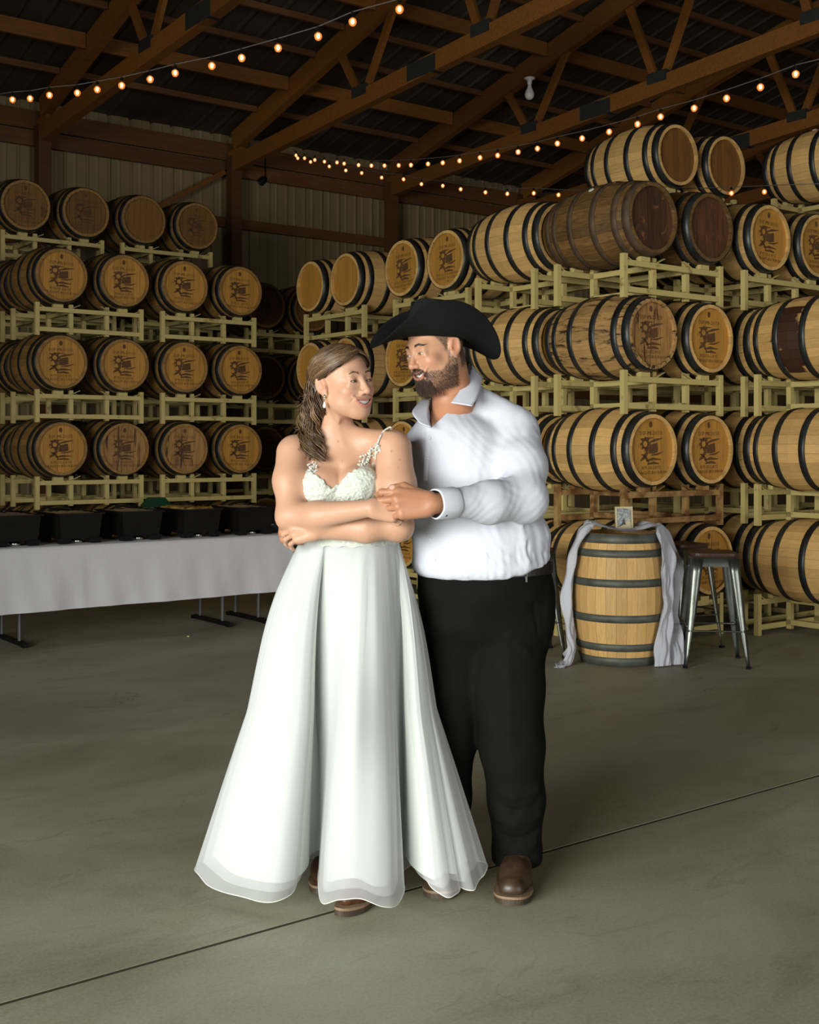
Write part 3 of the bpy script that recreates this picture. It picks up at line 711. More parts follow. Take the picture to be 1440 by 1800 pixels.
# runner spine in view axes relative to the barrel axis (right, towards camera negative y, up): centre, half width vector, fold amplitude
def runner():
    R_ = RE + 0.02
    spine = [(-0.47, -0.33, 0.02), (-0.40, -0.24, 0.025), (-0.355, -0.16, 0.10), (-0.345, -0.10, 0.25), (-0.335, -0.06, 0.5), (-0.30, -0.05, 0.72), (-0.25, -0.06, 0.885), (-0.2, -0.06, 0.955),
             (-0.06, -0.02, 0.918), (0.08, -0.02, 0.912), (0.2, -0.05, 0.945), (0.275, -0.08, 0.90), (0.325, -0.10, 0.74), (0.335, -0.11, 0.55), (0.315, -0.16, 0.36), (0.30, -0.22, 0.17), (0.30, -0.25, 0.01)]
    wid = [(0.02, -0.03, 0.02), (0.02, 0.06, 0.025), (0.02, 0.09, 0.0), (0.04, 0.09, 0), (0.06, 0.10, 0), (0.065, 0.13, 0.0), (0.05, 0.17, 0.0), (0.01, 0.19, 0.0), (0, 0.2, 0), (0, 0.2, 0), (0, 0.2, 0), (0.05, 0.17, 0.0), (0.06, 0.15, 0), (0.08, 0.12, 0), (0.05, 0.10, 0), (0.085, 0.08, 0), (0.105, 0.05, 0.0)]
    n, mc = 150, 40
    sp = catmull(spine, n); wv = catmull(wid, n); tt = np.linspace(0, 1, n)
    rg = np.random.default_rng(3)
    m = MB()
    ph = rg.random(6) * 6
    def fn(i, j):
        s = j / (mc - 1) * 2 - 1; p = sp[i] + wv[i] * s
        d = sp[min(i + 1, n - 1)] - sp[max(i - 1, 0)]; d = d / (np.linalg.norm(d) + 1e-9)
        nrm = np.cross(d, wv[i]); nrm = nrm / (np.linalg.norm(nrm) + 1e-9)
        hang = 1.0 if (tt[i] < 0.43 or tt[i] > 0.66) else 0.3
        a = 0.017 * math.sin(s * 5.5 + ph[0] + 3 * tt[i]) + 0.012 * math.sin(s * 11 + ph[1] - 5 * tt[i]) + 0.006 * math.sin(s * 21 + ph[2] + 9 * tt[i])
        a += 0.008 * math.sin(40 * tt[i] + 5 * s + ph[3]) + 0.006 * math.sin(83 * tt[i] - 7 * s) + 0.004 * math.sin(31 * s + 60 * tt[i])
        p = p + nrm * a * hang
        # keep off the barrel and off the floor
        z = p[2]
        rr = math.hypot(p[0], p[1])
        if z < BL + 0.004:
            rmin = brad(min(max(z, 0), BL)) + 0.018
            if rr < rmin and z < BL - 0.004: p[0] *= rmin / rr; p[1] *= rmin / rr
            elif rr < RE + 0.01: p[2] = max(p[2], BL + 0.006)
        p[2] = max(p[2], 0.006 + 0.004 * math.sin(s * 9))
        return tuple(V2B(p) + UB)
    m.grid(fn, n, mc)
    return m.mesh('gauze_runner', M_gauze, True)
rn = link('gauze_runner', runner()); tag(rn, 'crinkled white gauze runner trailing from the upright barrel to the floor', 'cloth')
# framed picture, leaning back a little
M_gold = simple('pale_gilt', (0.50, 0.42, 0.24), 0.45, 0.3)
def picture():
    m, nt, b = mat_new('picture_print'); v = obj_vec(nt, False)
    a = noise(nt, v, 38, 4, 0.6, 1.5)
    c = ramp(nt, a, [(0.32, (0.05, 0.06, 0.08)), (0.46, (0.16, 0.19, 0.22)), (0.58, (0.30, 0.31, 0.24)), (0.68, (0.6, 0.58, 0.42))])
    nt.links.new(c, b.inputs['Base Color']); b.inputs['Roughness'].default_value = 0.25; return m
pf = UB + V2B((0.03, -0.02, BL + 0.016))
t = thing('picture_frame', 'small gilt-framed picture standing on the upright barrel', 'picture', pf, (-0.12, 0, -YAW + 0.1))
fw, fh, fb = 0.125, 0.158, 0.013
m = MB()
for c, sz in (((0, 0, fb / 2), (fw, 0.016, fb)), ((0, 0, fh - fb / 2), (fw, 0.016, fb)), ((-fw / 2 + fb / 2, 0, fh / 2), (fb, 0.016, fh - 2 * fb)), ((fw / 2 - fb / 2, 0, fh / 2), (fb, 0.016, fh - 2 * fb))):
    link('frame_bar', MB().box(c, sz).mesh('frame_bar', M_gold), t)
link('print', MB().box((0, 0.002, fh / 2), (fw - 2 * fb, 0.004, fh - 2 * fb)).mesh('print', picture()), t)
M_ink = simple('print_dark', (0.03, 0.022, 0.015), 0.4); M_cream = simple('print_cream', (0.5, 0.42, 0.25), 0.4)
link('print_shape', MB().add([(-0.012, -0.0008, 0.045), (-0.002, -0.0008, 0.085), (0.006, -0.0008, 0.06), (0.014, -0.0008, 0.03), (0.0, -0.0008, 0.036), (-0.03, -0.0008, 0.022), (-0.044, -0.0008, 0.015)], [(0, 1, 2, 3, 4, 5, 6)]).mesh('print_shape', M_ink), t)
link('print_ground', MB().add([(-0.045, -0.0005, 0.015), (0.045, -0.0005, 0.015), (0.045, -0.0005, 0.058), (0.02, -0.0005, 0.06), (0.0, -0.0005, 0.04)], [(0, 1, 2, 3, 4)]).mesh('print_ground', M_cream), t)
link('stand', MB().bar((0, 0.006, 0.1), (0, 0.06, 0.007), 0.03, 0.003).mesh('stand', M_black), t)

# ---------------------------------------------------------------- metal bar stools with wooden seats
def steelm():
    m, nt, b = mat_new('brushed_steel'); v = obj_vec(nt)
    a = noise(nt, v, 9, 5, 0.6)
    nt.links.new(ramp(nt, a, [(0.3, (0.13, 0.14, 0.12)), (0.7, (0.24, 0.255, 0.225))]), b.inputs['Base Color'])
    b.inputs['Metallic'].default_value = 0.9; b.inputs['Roughness'].default_value = 0.34; return m
M_steel = steelm(); M_seat = wood('stool_seat_wood', (0.075, 0.032, 0.018), (0.04, 0.016, 0.01), 0.4, 0.1)
def stool(label, loc, rz, seat=0.765):
    t = thing('bar_stool', label, 'stool', loc, (0, 0, rz), group='metal bar stools')
    hs, hb, zt = 0.152, 0.215, seat - 0.03
    m = MB()
    n = 40
    def rnd(s, k, e=0.32):
        a = 2 * PI * k / n; c, q = math.cos(a), math.sin(a)
        return (s * math.copysign(abs(c) ** e, c), s * math.copysign(abs(q) ** e, q))
    pr = [(hs * 1.0, zt), (hs * 1.02, zt + 0.012), (hs * 1.0, seat - 0.003), (hs * 0.96, seat)]
    vs = [(*rnd(s, k), z) for s, z in pr for k in range(n)]
    m.add(vs, [(i * n + k, i * n + (k + 1) % n, (i + 1) * n + (k + 1) % n, (i + 1) * n + k) for i in range(3) for k in range(n)] + [tuple(3 * n + k for k in range(n)), tuple(range(n - 1, -1, -1))])
    link('seat', m.mesh('seat', M_seat), t)
    m = MB(); pr = [(hs * 1.04, zt - 0.062), (hs * 1.02, zt - 0.004), (hs * 0.98, zt), (hs * 0.9, zt), (hs * 0.98, zt - 0.06)]
    vs = [(*rnd(s, k), z) for s, z in pr for k in range(n)]
    m.add(vs, [(i * n + k, i * n + (k + 1) % n, (i + 1) * n + (k + 1) % n, (i + 1) * n + k) for i in range(4) for k in range(n)])
    link('apron', m.mesh('apron', M_steel, True), t)
    for sx in (-1, 1):
        for sy in (-1, 1):
            # folded sheet leg: an L profile wrapping the corner, narrowing to the foot, with a pressed rib
            m = MB(); st = 9; vs = []
            for i in range(st):
                u = i / (st - 1); z = zt - 0.01 - u * (zt - 0.012); c = hs * 1.03 + (hb - hs * 1.03) * u
                wl = 0.075 * (1 - u) + 0.019 * u + 0.006 * math.sin(u * PI)
                rb = 0.004 if 0.4 < u < 0.85 else 0.0
                prof = [(c, c - wl), (c + 0.003, c - wl * 0.55), (c - rb, c - 0.022 * (1 - u) - 0.008), (c - 0.004, c - 0.004), (c - 0.022 * (1 - u) - 0.008, c - rb), (c - wl * 0.55, c + 0.003), (c - wl, c)]
                vs += [(sx * x, sy * y, z) for x, y in prof]
            m.add(vs, [(i * 7 + k, i * 7 + k + 1, i * 7 + 8 + k, i * 7 + 7 + k) for i in range(st - 1) for k in range(6)])
            me = recalc(m.mesh('leg', M_steel, True)); lo = link('leg', me, t)
            sm = lo.modifiers.new('thickness', 'SOLIDIFY'); sm.thickness = 0.003; sm.offset = 0
            link('foot', MB().box((sx * (hb - 0.008), sy * (hb - 0.008), 0.008), (0.03, 0.03, 0.016)).mesh('foot', M_black), lo)
    zr = 0.245; c = hs + (hb - hs) * (1 - zr / zt) - 0.006
    for a, b_ in (((-c, -c, zr), (c, -c, zr)), ((c, -c, zr + 0.03), (c, c, zr + 0.03)), ((c, c, zr), (-c, c, zr)), ((-c, c, zr + 0.03), (-c, -c, zr + 0.03))):
        a, b_ = Vector(a), Vector(b_)
        link('footrest', MB().tube([a, a.lerp(b_, 0.06), a.lerp(b_, 0.14), a.lerp(b_, 0.86), a.lerp(b_, 0.94), b_], [0.009, 0.013, 0.006, 0.006, 0.013, 0.009], 8).mesh('footrest', M_steel, True), t)
    return t
stool('metal bar stool with dark wooden seat right of the upright barrel', V2B((2.07, 8.17, 0)), -YAW - 0.10)
stool('metal bar stool half hidden behind the man in black trousers', V2B((0.855, 8.55, 0)), -YAW + 0.12)
stool('dim metal bar stool pushed in behind the gauze runner', V2B((2.02, 8.88, 0)), -YAW + 0.5)
# little yellow leaf on the floor
lf = P(330, 1121, 9.25); lf.z = 0.004
m = MB(); m.add([(0, -0.02, 0), (0.012, -0.005, 0.006), (0.009, 0.012, 0.01), (0, 0.024, 0.004), (-0.010, 0.01, 0.009), (-0.012, -0.006, 0.005), (0, 0, 0.0)], [(0, 1, 6), (1, 2, 6), (2, 3, 6), (3, 4, 6), (4, 5, 6), (5, 0, 6)])
o = link('leaf', m.mesh('leaf', simple('yellow_leaf', (0.7, 0.6, 0.2), 0.6)), loc=lf); tag(o, 'tiny curled yellow leaf on the floor before the table', 'leaf')
# ---------------------------------------------------------------- implicit surfaces for bodies and clothes (view axes: right, forward, up)
def PV(px, py, Y): return np.array(((px - CX) * Y / F, Y, CH + (HY - py) * Y / F))
def unit(v): v = np.asarray(v, float); return v / np.linalg.norm(v)
class Frame:                                          # head-like frame: side (subject's left), front, up
    def __init__(s, c, yaw, pitch=0.0, roll=0.0, k=1.0):
        f = np.array((math.sin(yaw), -math.cos(yaw), 0.0)); u = np.array((0, 0, 1.0)); sd = np.cross(u, f)
        cp, sp = math.cos(pitch), math.sin(pitch)     # pitch > 0 looks down
        f, u = f * cp - u * sp, u * cp + f * sp
        cr, sr = math.cos(roll), math.sin(roll)       # roll > 0 tips the crown to the subject's left
        u, sd = u * cr + sd * sr, sd * cr - u * sr
        s.c = np.asarray(c, float); s.M = np.stack((sd, f, u)) * k; s.R = np.stack((sd, f, u)); s.k = k
    def p(s, *q):
        q = np.asarray(q[0] if len(q) == 1 else q, float); return s.c + q @ s.M
    def d(s, *q):
        q = np.asarray(q[0] if len(q) == 1 else q, float); return unit(q @ s.R)
    def loc(s, X): return (X - s.c) @ s.R.T / s.k
def _cap(X, a, b, ra, rb):
    ba = b - a; L = float(ba @ ba) + 1e-12; pa = X - a
    t = np.clip(pa @ ba / L, 0, 1); q = pa - t[:, None] * ba
    return np.sqrt((q * q).sum(1)) - (ra + (rb - ra) * t)
def _ell(X, c, R, r):
    q = (X - c) @ R.T; a = q / r; k0 = np.sqrt((a * a).sum(1)); b = a / r; k1 = np.sqrt((b * b).sum(1))
    return k0 * (k0 - 1) / np.maximum(k1, 1e-6)
class SDF:
    def __init__(s): s.pr = []
    def _add(s, op, k, fn, lo, hi): s.pr.append((op, k, fn, np.asarray(lo, float), np.asarray(hi, float))); return s
    def cap(s, a, b, ra, rb=None, k=0.02, op='u'):
        rb = ra if rb is None else rb; a = np.asarray(a, float); b = np.asarray(b, float); r = max(ra, rb)
        return s._add(op, k, lambda X: _cap(X, a, b, ra, rb), np.minimum(a, b) - r, np.maximum(a, b) + r)
    def chain(s, pts, rs, k=0.02, op='u'):
        for i in range(len(pts) - 1): s.cap(pts[i], pts[i + 1], rs[i], rs[i + 1], k, op)
        return s
    def ell(s, c, r, R=None, k=0.02, op='u'):
        c = np.asarray(c, float); r = np.asarray(r if hasattr(r, '__len__') else (r, r, r), float)
        R = np.eye(3) if R is None else R; m = np.abs(R.T) @ r
        return s._add(op, k, lambda X: _ell(X, c, R, r), c - m, c + m)
    def fell(s, fr, c, r, k=0.02, op='u', R=None):    # ellipsoid in a frame
        r = np.asarray(r if hasattr(r, '__len__') else (r, r, r), float) * fr.k
        return s.ell(fr.p(c), r, fr.R if R is None else R @ fr.R, k * fr.k, op)
    def fcap(s, fr, a, b, ra, rb=None, k=0.02, op='u'):
        return s.cap(fr.p(a), fr.p(b), ra * fr.k, (ra if rb is None else rb) * fr.k, k * fr.k, op)
    def fn(s, f, op, k, lo=(-9, -9, -9), hi=(9, 9, 9)): return s._add(op, k, f, lo, hi)
    def ridge(s, pts, amp, w):                        # fold: raises (amp > 0) or sinks the surface along a polyline
        pts = [np.asarray(p, float) for p in pts]
        for a, b in zip(pts[:-1], pts[1:]):
            s._add('d', amp, (lambda X, a=a, b=b: np.exp(-((_cap(X, a, b, 0, 0)) / w) ** 2)), np.minimum(a, b) - 2.2 * w, np.maximum(a, b) + 2.2 * w)
        return s
    def ev(s, X, lo=None, hi=None, far=0.05):
        d = np.full(len(X), 1.0, np.float32); 
        if lo is None: lo, hi = X.min(0), X.max(0)
        for op, k, fn, a, b in s.pr:
            if op == 'd':
                if (a > hi).any() or (b < lo).any(): continue
                d = d - k * fn(X); continue
            m = far + (k or 0)
            if (a - m > hi).any() or (b + m < lo).any(): continue
            v = fn(X)
            if op == 'u':
                h = np.clip(0.5 + 0.5 * (d - v) / k, 0, 1); d = d * (1 - h) + v * h - k * h * (1 - h)
            elif op == 's':
                h = np.clip(0.5 - 0.5 * (d + v) / k, 0, 1); d = d * (1 - h) - v * h + k * h * (1 - h)
            elif op == 'i':
                h = np.clip(0.5 - 0.5 * (v - d) / k, 0, 1); d = v * (1 - h) + d * h + k * h * (1 - h)
        return d
    def mesh(s, lo, hi, h, B=20, lam=0.4):
        lo = np.asarray(lo, float); hi = np.asarray(hi, float)
        n = np.maximum(np.ceil((hi - lo) / h).astype(int) + 1, 3)
        V = np.ones(n, np.float32)
        ub = [(a, b) for op, k, f, a, b in s.pr if op == 'u']
        g = [np.arange(m) for m in n]
        for i in range(0, n[0], B):
            for j in range(0, n[1], B):
                for k in range(0, n[2], B):
                    ii, jj, kk = g[0][i:i + B], g[1][j:j + B], g[2][k:k + B]
                    bl = lo + h * np.array((ii[0], jj[0], kk[0])); bh = lo + h * np.array((ii[-1], jj[-1], kk[-1]))
                    if not any((a - 0.02 <= bh).all() and (b + 0.02 >= bl).all() for a, b in ub): continue
                    c = ((bl + bh) / 2)[None]; dc = s.ev(c, bl, bh, far=0.3)[0]; rad = np.linalg.norm(bh - bl) / 2
                    if abs(dc) > rad * 1.9 + 0.03 and abs(dc) < 0.9: V[i:i + B, j:j + B, k:k + B] = np.sign(dc); continue
                    X = np.stack(np.meshgrid(lo[0] + h * ii, lo[1] + h * jj, lo[2] + h * kk, indexing='ij'), -1).reshape(-1, 3)
                    V[i:i + B, j:j + B, k:k + B] = s.ev(X, bl, bh).reshape(len(ii), len(jj), len(kk))
        vs, fs = surface_nets(V, lo, h); top = lo + h * (n - 1)
        keep = ((vs > lo + 2.2 * h) & (vs < top - 2.2 * h)).all(1)
        if lam: r_ = relax(vs, fs, 1, lam); vs[keep] = r_[keep]
        return vs, fs
def surface_nets(V, lo, h):
    ins = V < 0; nx, ny, nz = V.shape
    cnt = np.zeros((nx - 1, ny - 1, nz - 1), np.int8)
    for a in (0, 1):
        for b in (0, 1):
            for c in (0, 1): cnt += ins[a:nx - 1 + a, b:ny - 1 + b, c:nz - 1 + c]
    act = np.argwhere((cnt > 0) & (cnt < 8)); idx = np.full(cnt.shape, -1, np.int64)
    idx[act[:, 0], act[:, 1], act[:, 2]] = np.arange(len(act))
    P_ = np.zeros((len(act), 3)); W = np.zeros(len(act))
    cor = [(a, b, c) for a in (0, 1) for b in (0, 1) for c in (0, 1)]
    val = {q: V[act[:, 0] + q[0], act[:, 1] + q[1], act[:, 2] + q[2]] for q in cor}
    for q in cor:
        for ax in range(3):
            if q[ax]: continue
            r = list(q); r[ax] = 1; r = tuple(r); a, b = val[q], val[r]
            m = (a < 0) != (b < 0); t = np.where(m, a / np.where(m, a - b, 1), 0)
            e = np.zeros((len(act), 3)); e[:] = q; e[:, ax] = t
            P_[m] += e[m]; W[m] += 1
    vs = lo + h * (act + P_ / W[:, None]); quads = []
    for ax in range(3):
        a1, a2 = [(1, 2), (2, 0), (0, 1)][ax]
        sl0 = [slice(None)] * 3; sl1 = [slice(None)] * 3; sl0[ax] = slice(0, -1); sl1[ax] = slice(1, None)
        A, Bm = ins[tuple(sl0)], ins[tuple(sl1)]
        e = np.argwhere(A != Bm); ok = (e[:, a1] > 0) & (e[:, a2] > 0)
        sh = np.array(cnt.shape); ok &= (e[:, a1] < sh[a1]) & (e[:, a2] < sh[a2]) & (e[:, ax] < sh[ax]); e = e[ok]
        o1 = np.zeros(3, int); o1[a1] = 1; o2 = np.zeros(3, int); o2[a2] = 1
        get = lambda q: idx[q[:, 0], q[:, 1], q[:, 2]]
        q = np.stack((get(e - o1 - o2), get(e - o2), get(e), get(e - o1)), 1)
        fl = A[e[:, 0], e[:, 1], e[:, 2]]
        q = np.where(fl[:, None], q, q[:, ::-1]); quads.append(q[(q >= 0).all(1)])
    return vs, np.concatenate(quads)
def relax(vs, fs, it=1, lam=0.5):
    for _ in range(it):
        acc = np.zeros_like(vs); w = np.zeros(len(vs))
        for a, b in ((0, 1), (1, 2), (2, 3), (3, 0)):
            np.add.at(acc, fs[:, a], vs[fs[:, b]]); np.add.at(w, fs[:, a], 1)
            np.add.at(acc, fs[:, b], vs[fs[:, a]]); np.add.at(w, fs[:, b], 1)
        m = w > 0; vs = vs.copy(); vs[m] += lam * (acc[m] / w[m][:, None] - vs[m])
    return vs
def join_pieces(pieces):
    V_, Q = [], []; o = 0
    for v, f in pieces: V_.append(v); Q.append(f + o); o += len(v)
    return np.concatenate(V_), np.concatenate(Q)
def np_mesh(name, vs, fs, mat=None, cols=None, smooth=True):
    me = bpy.data.meshes.new(name); nv, nf = len(vs), len(fs); k = fs.shape[1]
    me.vertices.add(nv); me.vertices.foreach_set('co', np.asarray(vs, np.float32).ravel())
    me.loops.add(nf * k); me.loops.foreach_set('vertex_index', np.asarray(fs, np.int32).ravel())
    me.polygons.add(nf); me.polygons.foreach_set('loop_start', np.arange(0, nf * k, k, dtype=np.int32))
    me.polygons.foreach_set('use_smooth', np.full(nf, smooth))
    if cols is not None:
        at = me.color_attributes.new('Col', 'FLOAT_COLOR', 'POINT')
        at.data.foreach_set('color', np.concatenate((cols, np.ones((nv, 1))), 1).astype(np.float32).ravel())
    if mat: me.materials.append(mat)
    me.update(calc_edges=True); me.validate(); return me
def vnormals(vs, fs):
    n = np.cross(vs[fs[:, 2]] - vs[fs[:, 0]], vs[fs[:, 3]] - vs[fs[:, 1]]); out = np.zeros_like(vs)
    for k in range(4): np.add.at(out, fs[:, k], n)
    return out / (np.linalg.norm(out, axis=1, keepdims=True) + 1e-12)
def sstep(x, a, b): t = np.clip((x - a) / (b - a), 0, 1); return t * t * (3 - 2 * t)
def paint(cols, L, c, r, col, st=1.0, edge=0.5):      # soft ellipsoidal patch of colour in local coordinates L
    q = np.sqrt((((L - np.asarray(c)) / np.asarray(r)) ** 2).sum(1)); w = st * (1 - sstep(q, 1 - edge, 1))
    return cols + (np.asarray(col) - cols) * w[:, None]
def strands(lists, rad, name, mat, seg=4, colfn=None):   # tapered tubes joined in one mesh (hair)
    Vv, Ff, Cc = [], [], []; o = 0
    for si, pts in enumerate(lists):
        pts = np.asarray(pts, float); n = len(pts); t = np.gradient(pts, axis=0); t /= np.linalg.norm(t, axis=1, keepdims=True) + 1e-9
        ref = np.array((0.3, 0.2, 0.93)); x = np.cross(t, ref); x /= np.linalg.norm(x, axis=1, keepdims=True) + 1e-9; y = np.cross(t, x)
        r = (rad[si] if hasattr(rad, '__len__') else rad) * np.clip(1.15 - np.linspace(0, 1, n) ** 3, 0.15, 1)
        a = 2 * PI * np.arange(seg) / seg
        ring = pts[:, None, :] + r[:, None, None] * (np.cos(a)[None, :, None] * x[:, None, :] + np.sin(a)[None, :, None] * y[:, None, :])
        Vv.append(ring.reshape(-1, 3)); i = np.arange(n - 1)[:, None]; k = np.arange(seg)[None]
        Ff.append((np.stack((i * seg + k, i * seg + (k + 1) % seg, (i + 1) * seg + (k + 1) % seg, (i + 1) * seg + k), -1)).reshape(-1, 4) + o); o += n * seg
        if colfn: Cc.append(np.repeat(np.asarray(colfn(si))[None], n * seg, 0))
    return np_mesh(name, np.concatenate(Vv), np.concatenate(Ff), mat, np.concatenate(Cc) if colfn else None)
def vcol_mat(name, rough=0.5, sss=0.0, spec=0.4, bmp=0.0, bscale=300, sheen=0.0, radius=(0.02, 0.008, 0.004)):
    m, nt, b = mat_new(name)
    at = nt.nodes.new('ShaderNodeAttribute'); at.attribute_name = 'Col'; nt.links.new(at.outputs['Color'], b.inputs['Base Color'])
    b.inputs['Roughness'].default_value = rough; b.inputs['Specular IOR Level'].default_value = spec
    if sss:
        b.inputs['Subsurface Weight'].default_value = sss; b.inputs['Subsurface Radius'].default_value = radius; b.inputs['Subsurface Scale'].default_value = 0.6
    if bmp: bump(nt, b, noise(nt, obj_vec(nt, False), bscale, 3), bmp, 0.001)
    return m
def hand(S_, W, d, nrm, th, L, curls, thumb, spread=0.05, thick=1.0, k=0.008, nails=None):
    # W wrist, d wrist->knuckles, nrm back of the hand, th thumb side; curls: per finger (mcp, pip, dip) degrees; thumb: two directions in (d, th, -nrm)
    d = unit(d); nrm = unit(nrm - d * (nrm @ d)); th = unit(th - d * (th @ d) - nrm * (th @ nrm)); t = thick
    kx = (0.090, 0.094, 0.089, 0.080); ky = (0.030, 0.010, -0.010, -0.029); kz = (0.002, 0.006, 0.004, -0.002)
    ln = ((0.043, 0.026, 0.021), (0.047, 0.030, 0.022), (0.043, 0.028, 0.021), (0.034, 0.021, 0.018)); rr = (0.0098, 0.0100, 0.0094, 0.0082)
    base = [W + d * 0.012 * L + th * (0.016 - 0.011 * i) * L for i in range(4)]
    kn = [W + (d * kx[i] + th * ky[i] + nrm * kz[i]) * L for i in range(4)]
    for i in range(4): S_.cap(base[i], kn[i] - d * 0.006 * L, 0.0165 * L * t, 0.0135 * L * t, 0.014)
    S_.cap(W + (th * 0.016 - nrm * 0.004 + d * 0.01) * L, W + (d * 0.05 + th * 0.030 - nrm * 0.012) * L, 0.017 * L * t, 0.015 * L * t, 0.014)
    S_.cap(W + (-th * 0.018 - nrm * 0.004 + d * 0.02) * L, W + (d * 0.06 - th * 0.024 - nrm * 0.010) * L, 0.014 * L * t, 0.013 * L * t, 0.014)
    for i in range(4):
        p = kn[i]; a = 0.0; f0 = unit(d + th * spread * (1.5 - i)); r = rr[i] * L * t
        S_.ell(p + nrm * 0.001, 0.0112 * L * t, k=0.007)
        for j in range(3):
            a += math.radians(curls[i][j]); dr = f0 * math.cos(a) - nrm * math.sin(a); q = p + dr * ln[i][j] * L
            S_.cap(p, q, r, r * 0.92, 0.0045); r *= 0.92; p = q
        if nails is not None: nails.append((p - dr * 0.004 * L + (nrm * math.cos(a) + f0 * math.sin(a)) * r * 0.8, 0.0065 * L))
    p = W + (d * 0.036 + th * 0.033 - nrm * 0.010) * L; r = 0.0125 * L * t
    for j, (dv, l) in enumerate(zip(thumb, (0.040, 0.032))):
        dr = unit(d * dv[0] + th * dv[1] - nrm * dv[2]); q = p + dr * l * L; S_.cap(p, q, r, r * 0.9, 0.007); p = q; r *= 0.9
    if nails is not None: nails.append((p + nrm * r * 0.7, 0.008 * L))
    return S_
def head_sdf(S_, fr, male=False):
    e, c = S_.fell, S_.fcap
    e(fr, (0, -0.014, 0.034), (0.076, 0.096, 0.0775)); e(fr, (0, 0.022, -0.03), (0.062, 0.068, 0.082), 0.03)
    jw = 0.057 if male else 0.050; jz = -0.118 if male else -0.112
    for s in (-1, 1):
        c(fr, (s * jw, -0.008, -0.055), (s * 0.022, 0.060, jz + 0.014), 0.024 if male else 0.02, 0.018, 0.03)
        e(fr, (s * 0.036, 0.034, -0.066), (0.027, 0.030, 0.028), 0.03)
        e(fr, (s * 0.040, 0.062, -0.032), (0.022, 0.022, 0.020), 0.024)                         # cheeks
    e(fr, (0, 0.068, jz + 0.008), (0.022, 0.02, 0.017), 0.022)                                # chin
    e(fr, (0, 0.065, -0.064), (0.034, 0.026, 0.030), 0.025)                                   # muzzle
    c(fr, (-0.036, 0.074, 0.018), (0.036, 0.074, 0.018), 0.011, 0.011, 0.02)                  # brow
    for s in (-1, 1): e(fr, (s * 0.033, 0.098, -0.002), (0.017, 0.016, 0.0125), 0.012, 's')      # eye sockets
    c(fr, (0, 0.086, 0.004), (0, 0.108, -0.034), 0.0075, 0.0100, 0.012)                       # nose
    e(fr, (0, 0.108, -0.038), (0.0115, 0.0105, 0.0095), 0.006)
    for s in (-1, 1):
        e(fr, (s * 0.0125, 0.097, -0.041), (0.0075, 0.010, 0.0075), 0.006)
        e(fr, (s * 0.0065, 0.105, -0.0485), (0.0032, 0.0045, 0.003), 0.003, 's')                 # nostrils
    for s in (-1, 1):                                                                            # lids round the eyeballs, narrowed by the smile
        e(fr, (s * 0.0325, 0.0770, -0.002), (0.0155, 0.0132, 0.0120), 0.008)
        c(fr, (s * 0.018, 0.086, -0.013), (s * 0.046, 0.079, -0.013), 0.003, 0.003, 0.012)
    return S_
def face(S_, fr, male=False):
    head_sdf(S_, fr, male); e, c = S_.fell, S_.fcap
    sl = 0.0023 if male else 0.0022
    for s in (-1, 1): e(fr, (s * 0.0325, 0.0905, -0.0032), (0.0128, 0.013, sl), 0.0015, 's')
    for s in (-1, 1):
        ca, sa = math.cos(s * 0.42), math.sin(s * 0.42)
        R = np.array(((ca, sa, 0), (-sa, ca, 0), (0, 0, 1.0)))
        tl = np.array(((1, 0, 0), (0, 0.97, 0.2), (0, -0.2, 0.97)))
        R = tl @ R
        e(fr, (s * 0.0800, -0.016, -0.006), (0.0085, 0.0205, 0.031), 0.006, R=R)
        e(fr, (s * 0.0765, -0.006, -0.036), (0.006, 0.0105, 0.012), 0.008)
        e(fr, (s * 0.0890, -0.013, -0.008), (0.0062, 0.0115, 0.018), 0.003, 's', R=R)
        e(fr, (s * 0.0905, -0.018, 0.010), (0.0055, 0.0105, 0.009), 0.003, 's', R=R)
        e(fr, (s * 0.0790, -0.0005, -0.012), (0.004, 0.004, 0.006), 0.003)
    xs = np.linspace(-0.041, 0.041, 11)
    U = lambda x: min((x / 0.041) ** 2, 1.0)
    sf0 = surf_fn(S_, fr); hx = np.linspace(0, 0.043, 8); hy = [sf0(q, -0.066 + 0.007 * (q / 0.036) ** 2)[1] + 0.0004 for q in hx]
    yl = lambda x: float(np.interp(abs(x), hx, hy))
    zu = lambda x: -0.0635 + 0.0135 * U(x)              # upper lip stays flat, the lower one swings: an open smile
    zl = lambda x: -0.0820 + 0.0320 * U(x)
    k = fr.k
    upl = [(x, yl(x), zu(x)) for x in xs]; lwl = [(x, yl(x) + 0.0005, zl(x)) for x in xs]
    ru = [0.0012 + 0.0020 * (1 - U(x)) ** 0.6 for x in xs]; rl = [0.0012 + 0.0031 * (1 - U(x)) ** 0.6 for x in xs]
    for s in (-1, 1): S_.ridge([fr.p(s * 0.0185, 0.098, -0.043), fr.p(s * 0.033, 0.086, -0.051), fr.p(s * 0.041, 0.073, -0.066)], -0.0018 * k, 0.0045 * k)
    S_.chain([fr.p(q) for q in upl], [r * k for r in ru], 0.006); S_.chain([fr.p(q) for q in lwl], [r * k for r in rl], 0.006)
    rc = [max(0.0006, (zu(x) - zl(x)) / 2 - 0.0034) for x in xs]
    for dy in (0.004, -0.002, -0.008):
        S_.chain([fr.p(x, yl(x) + dy, (zu(x) + zl(x)) / 2 + 0.0008) for x in xs], [r * k for r in rc], 0.0012, 's')
    return dict(up=upl, lw=lwl, ru=ru, rl=rl, yl=yl, zu=zu, zl=zl, xs=xs)
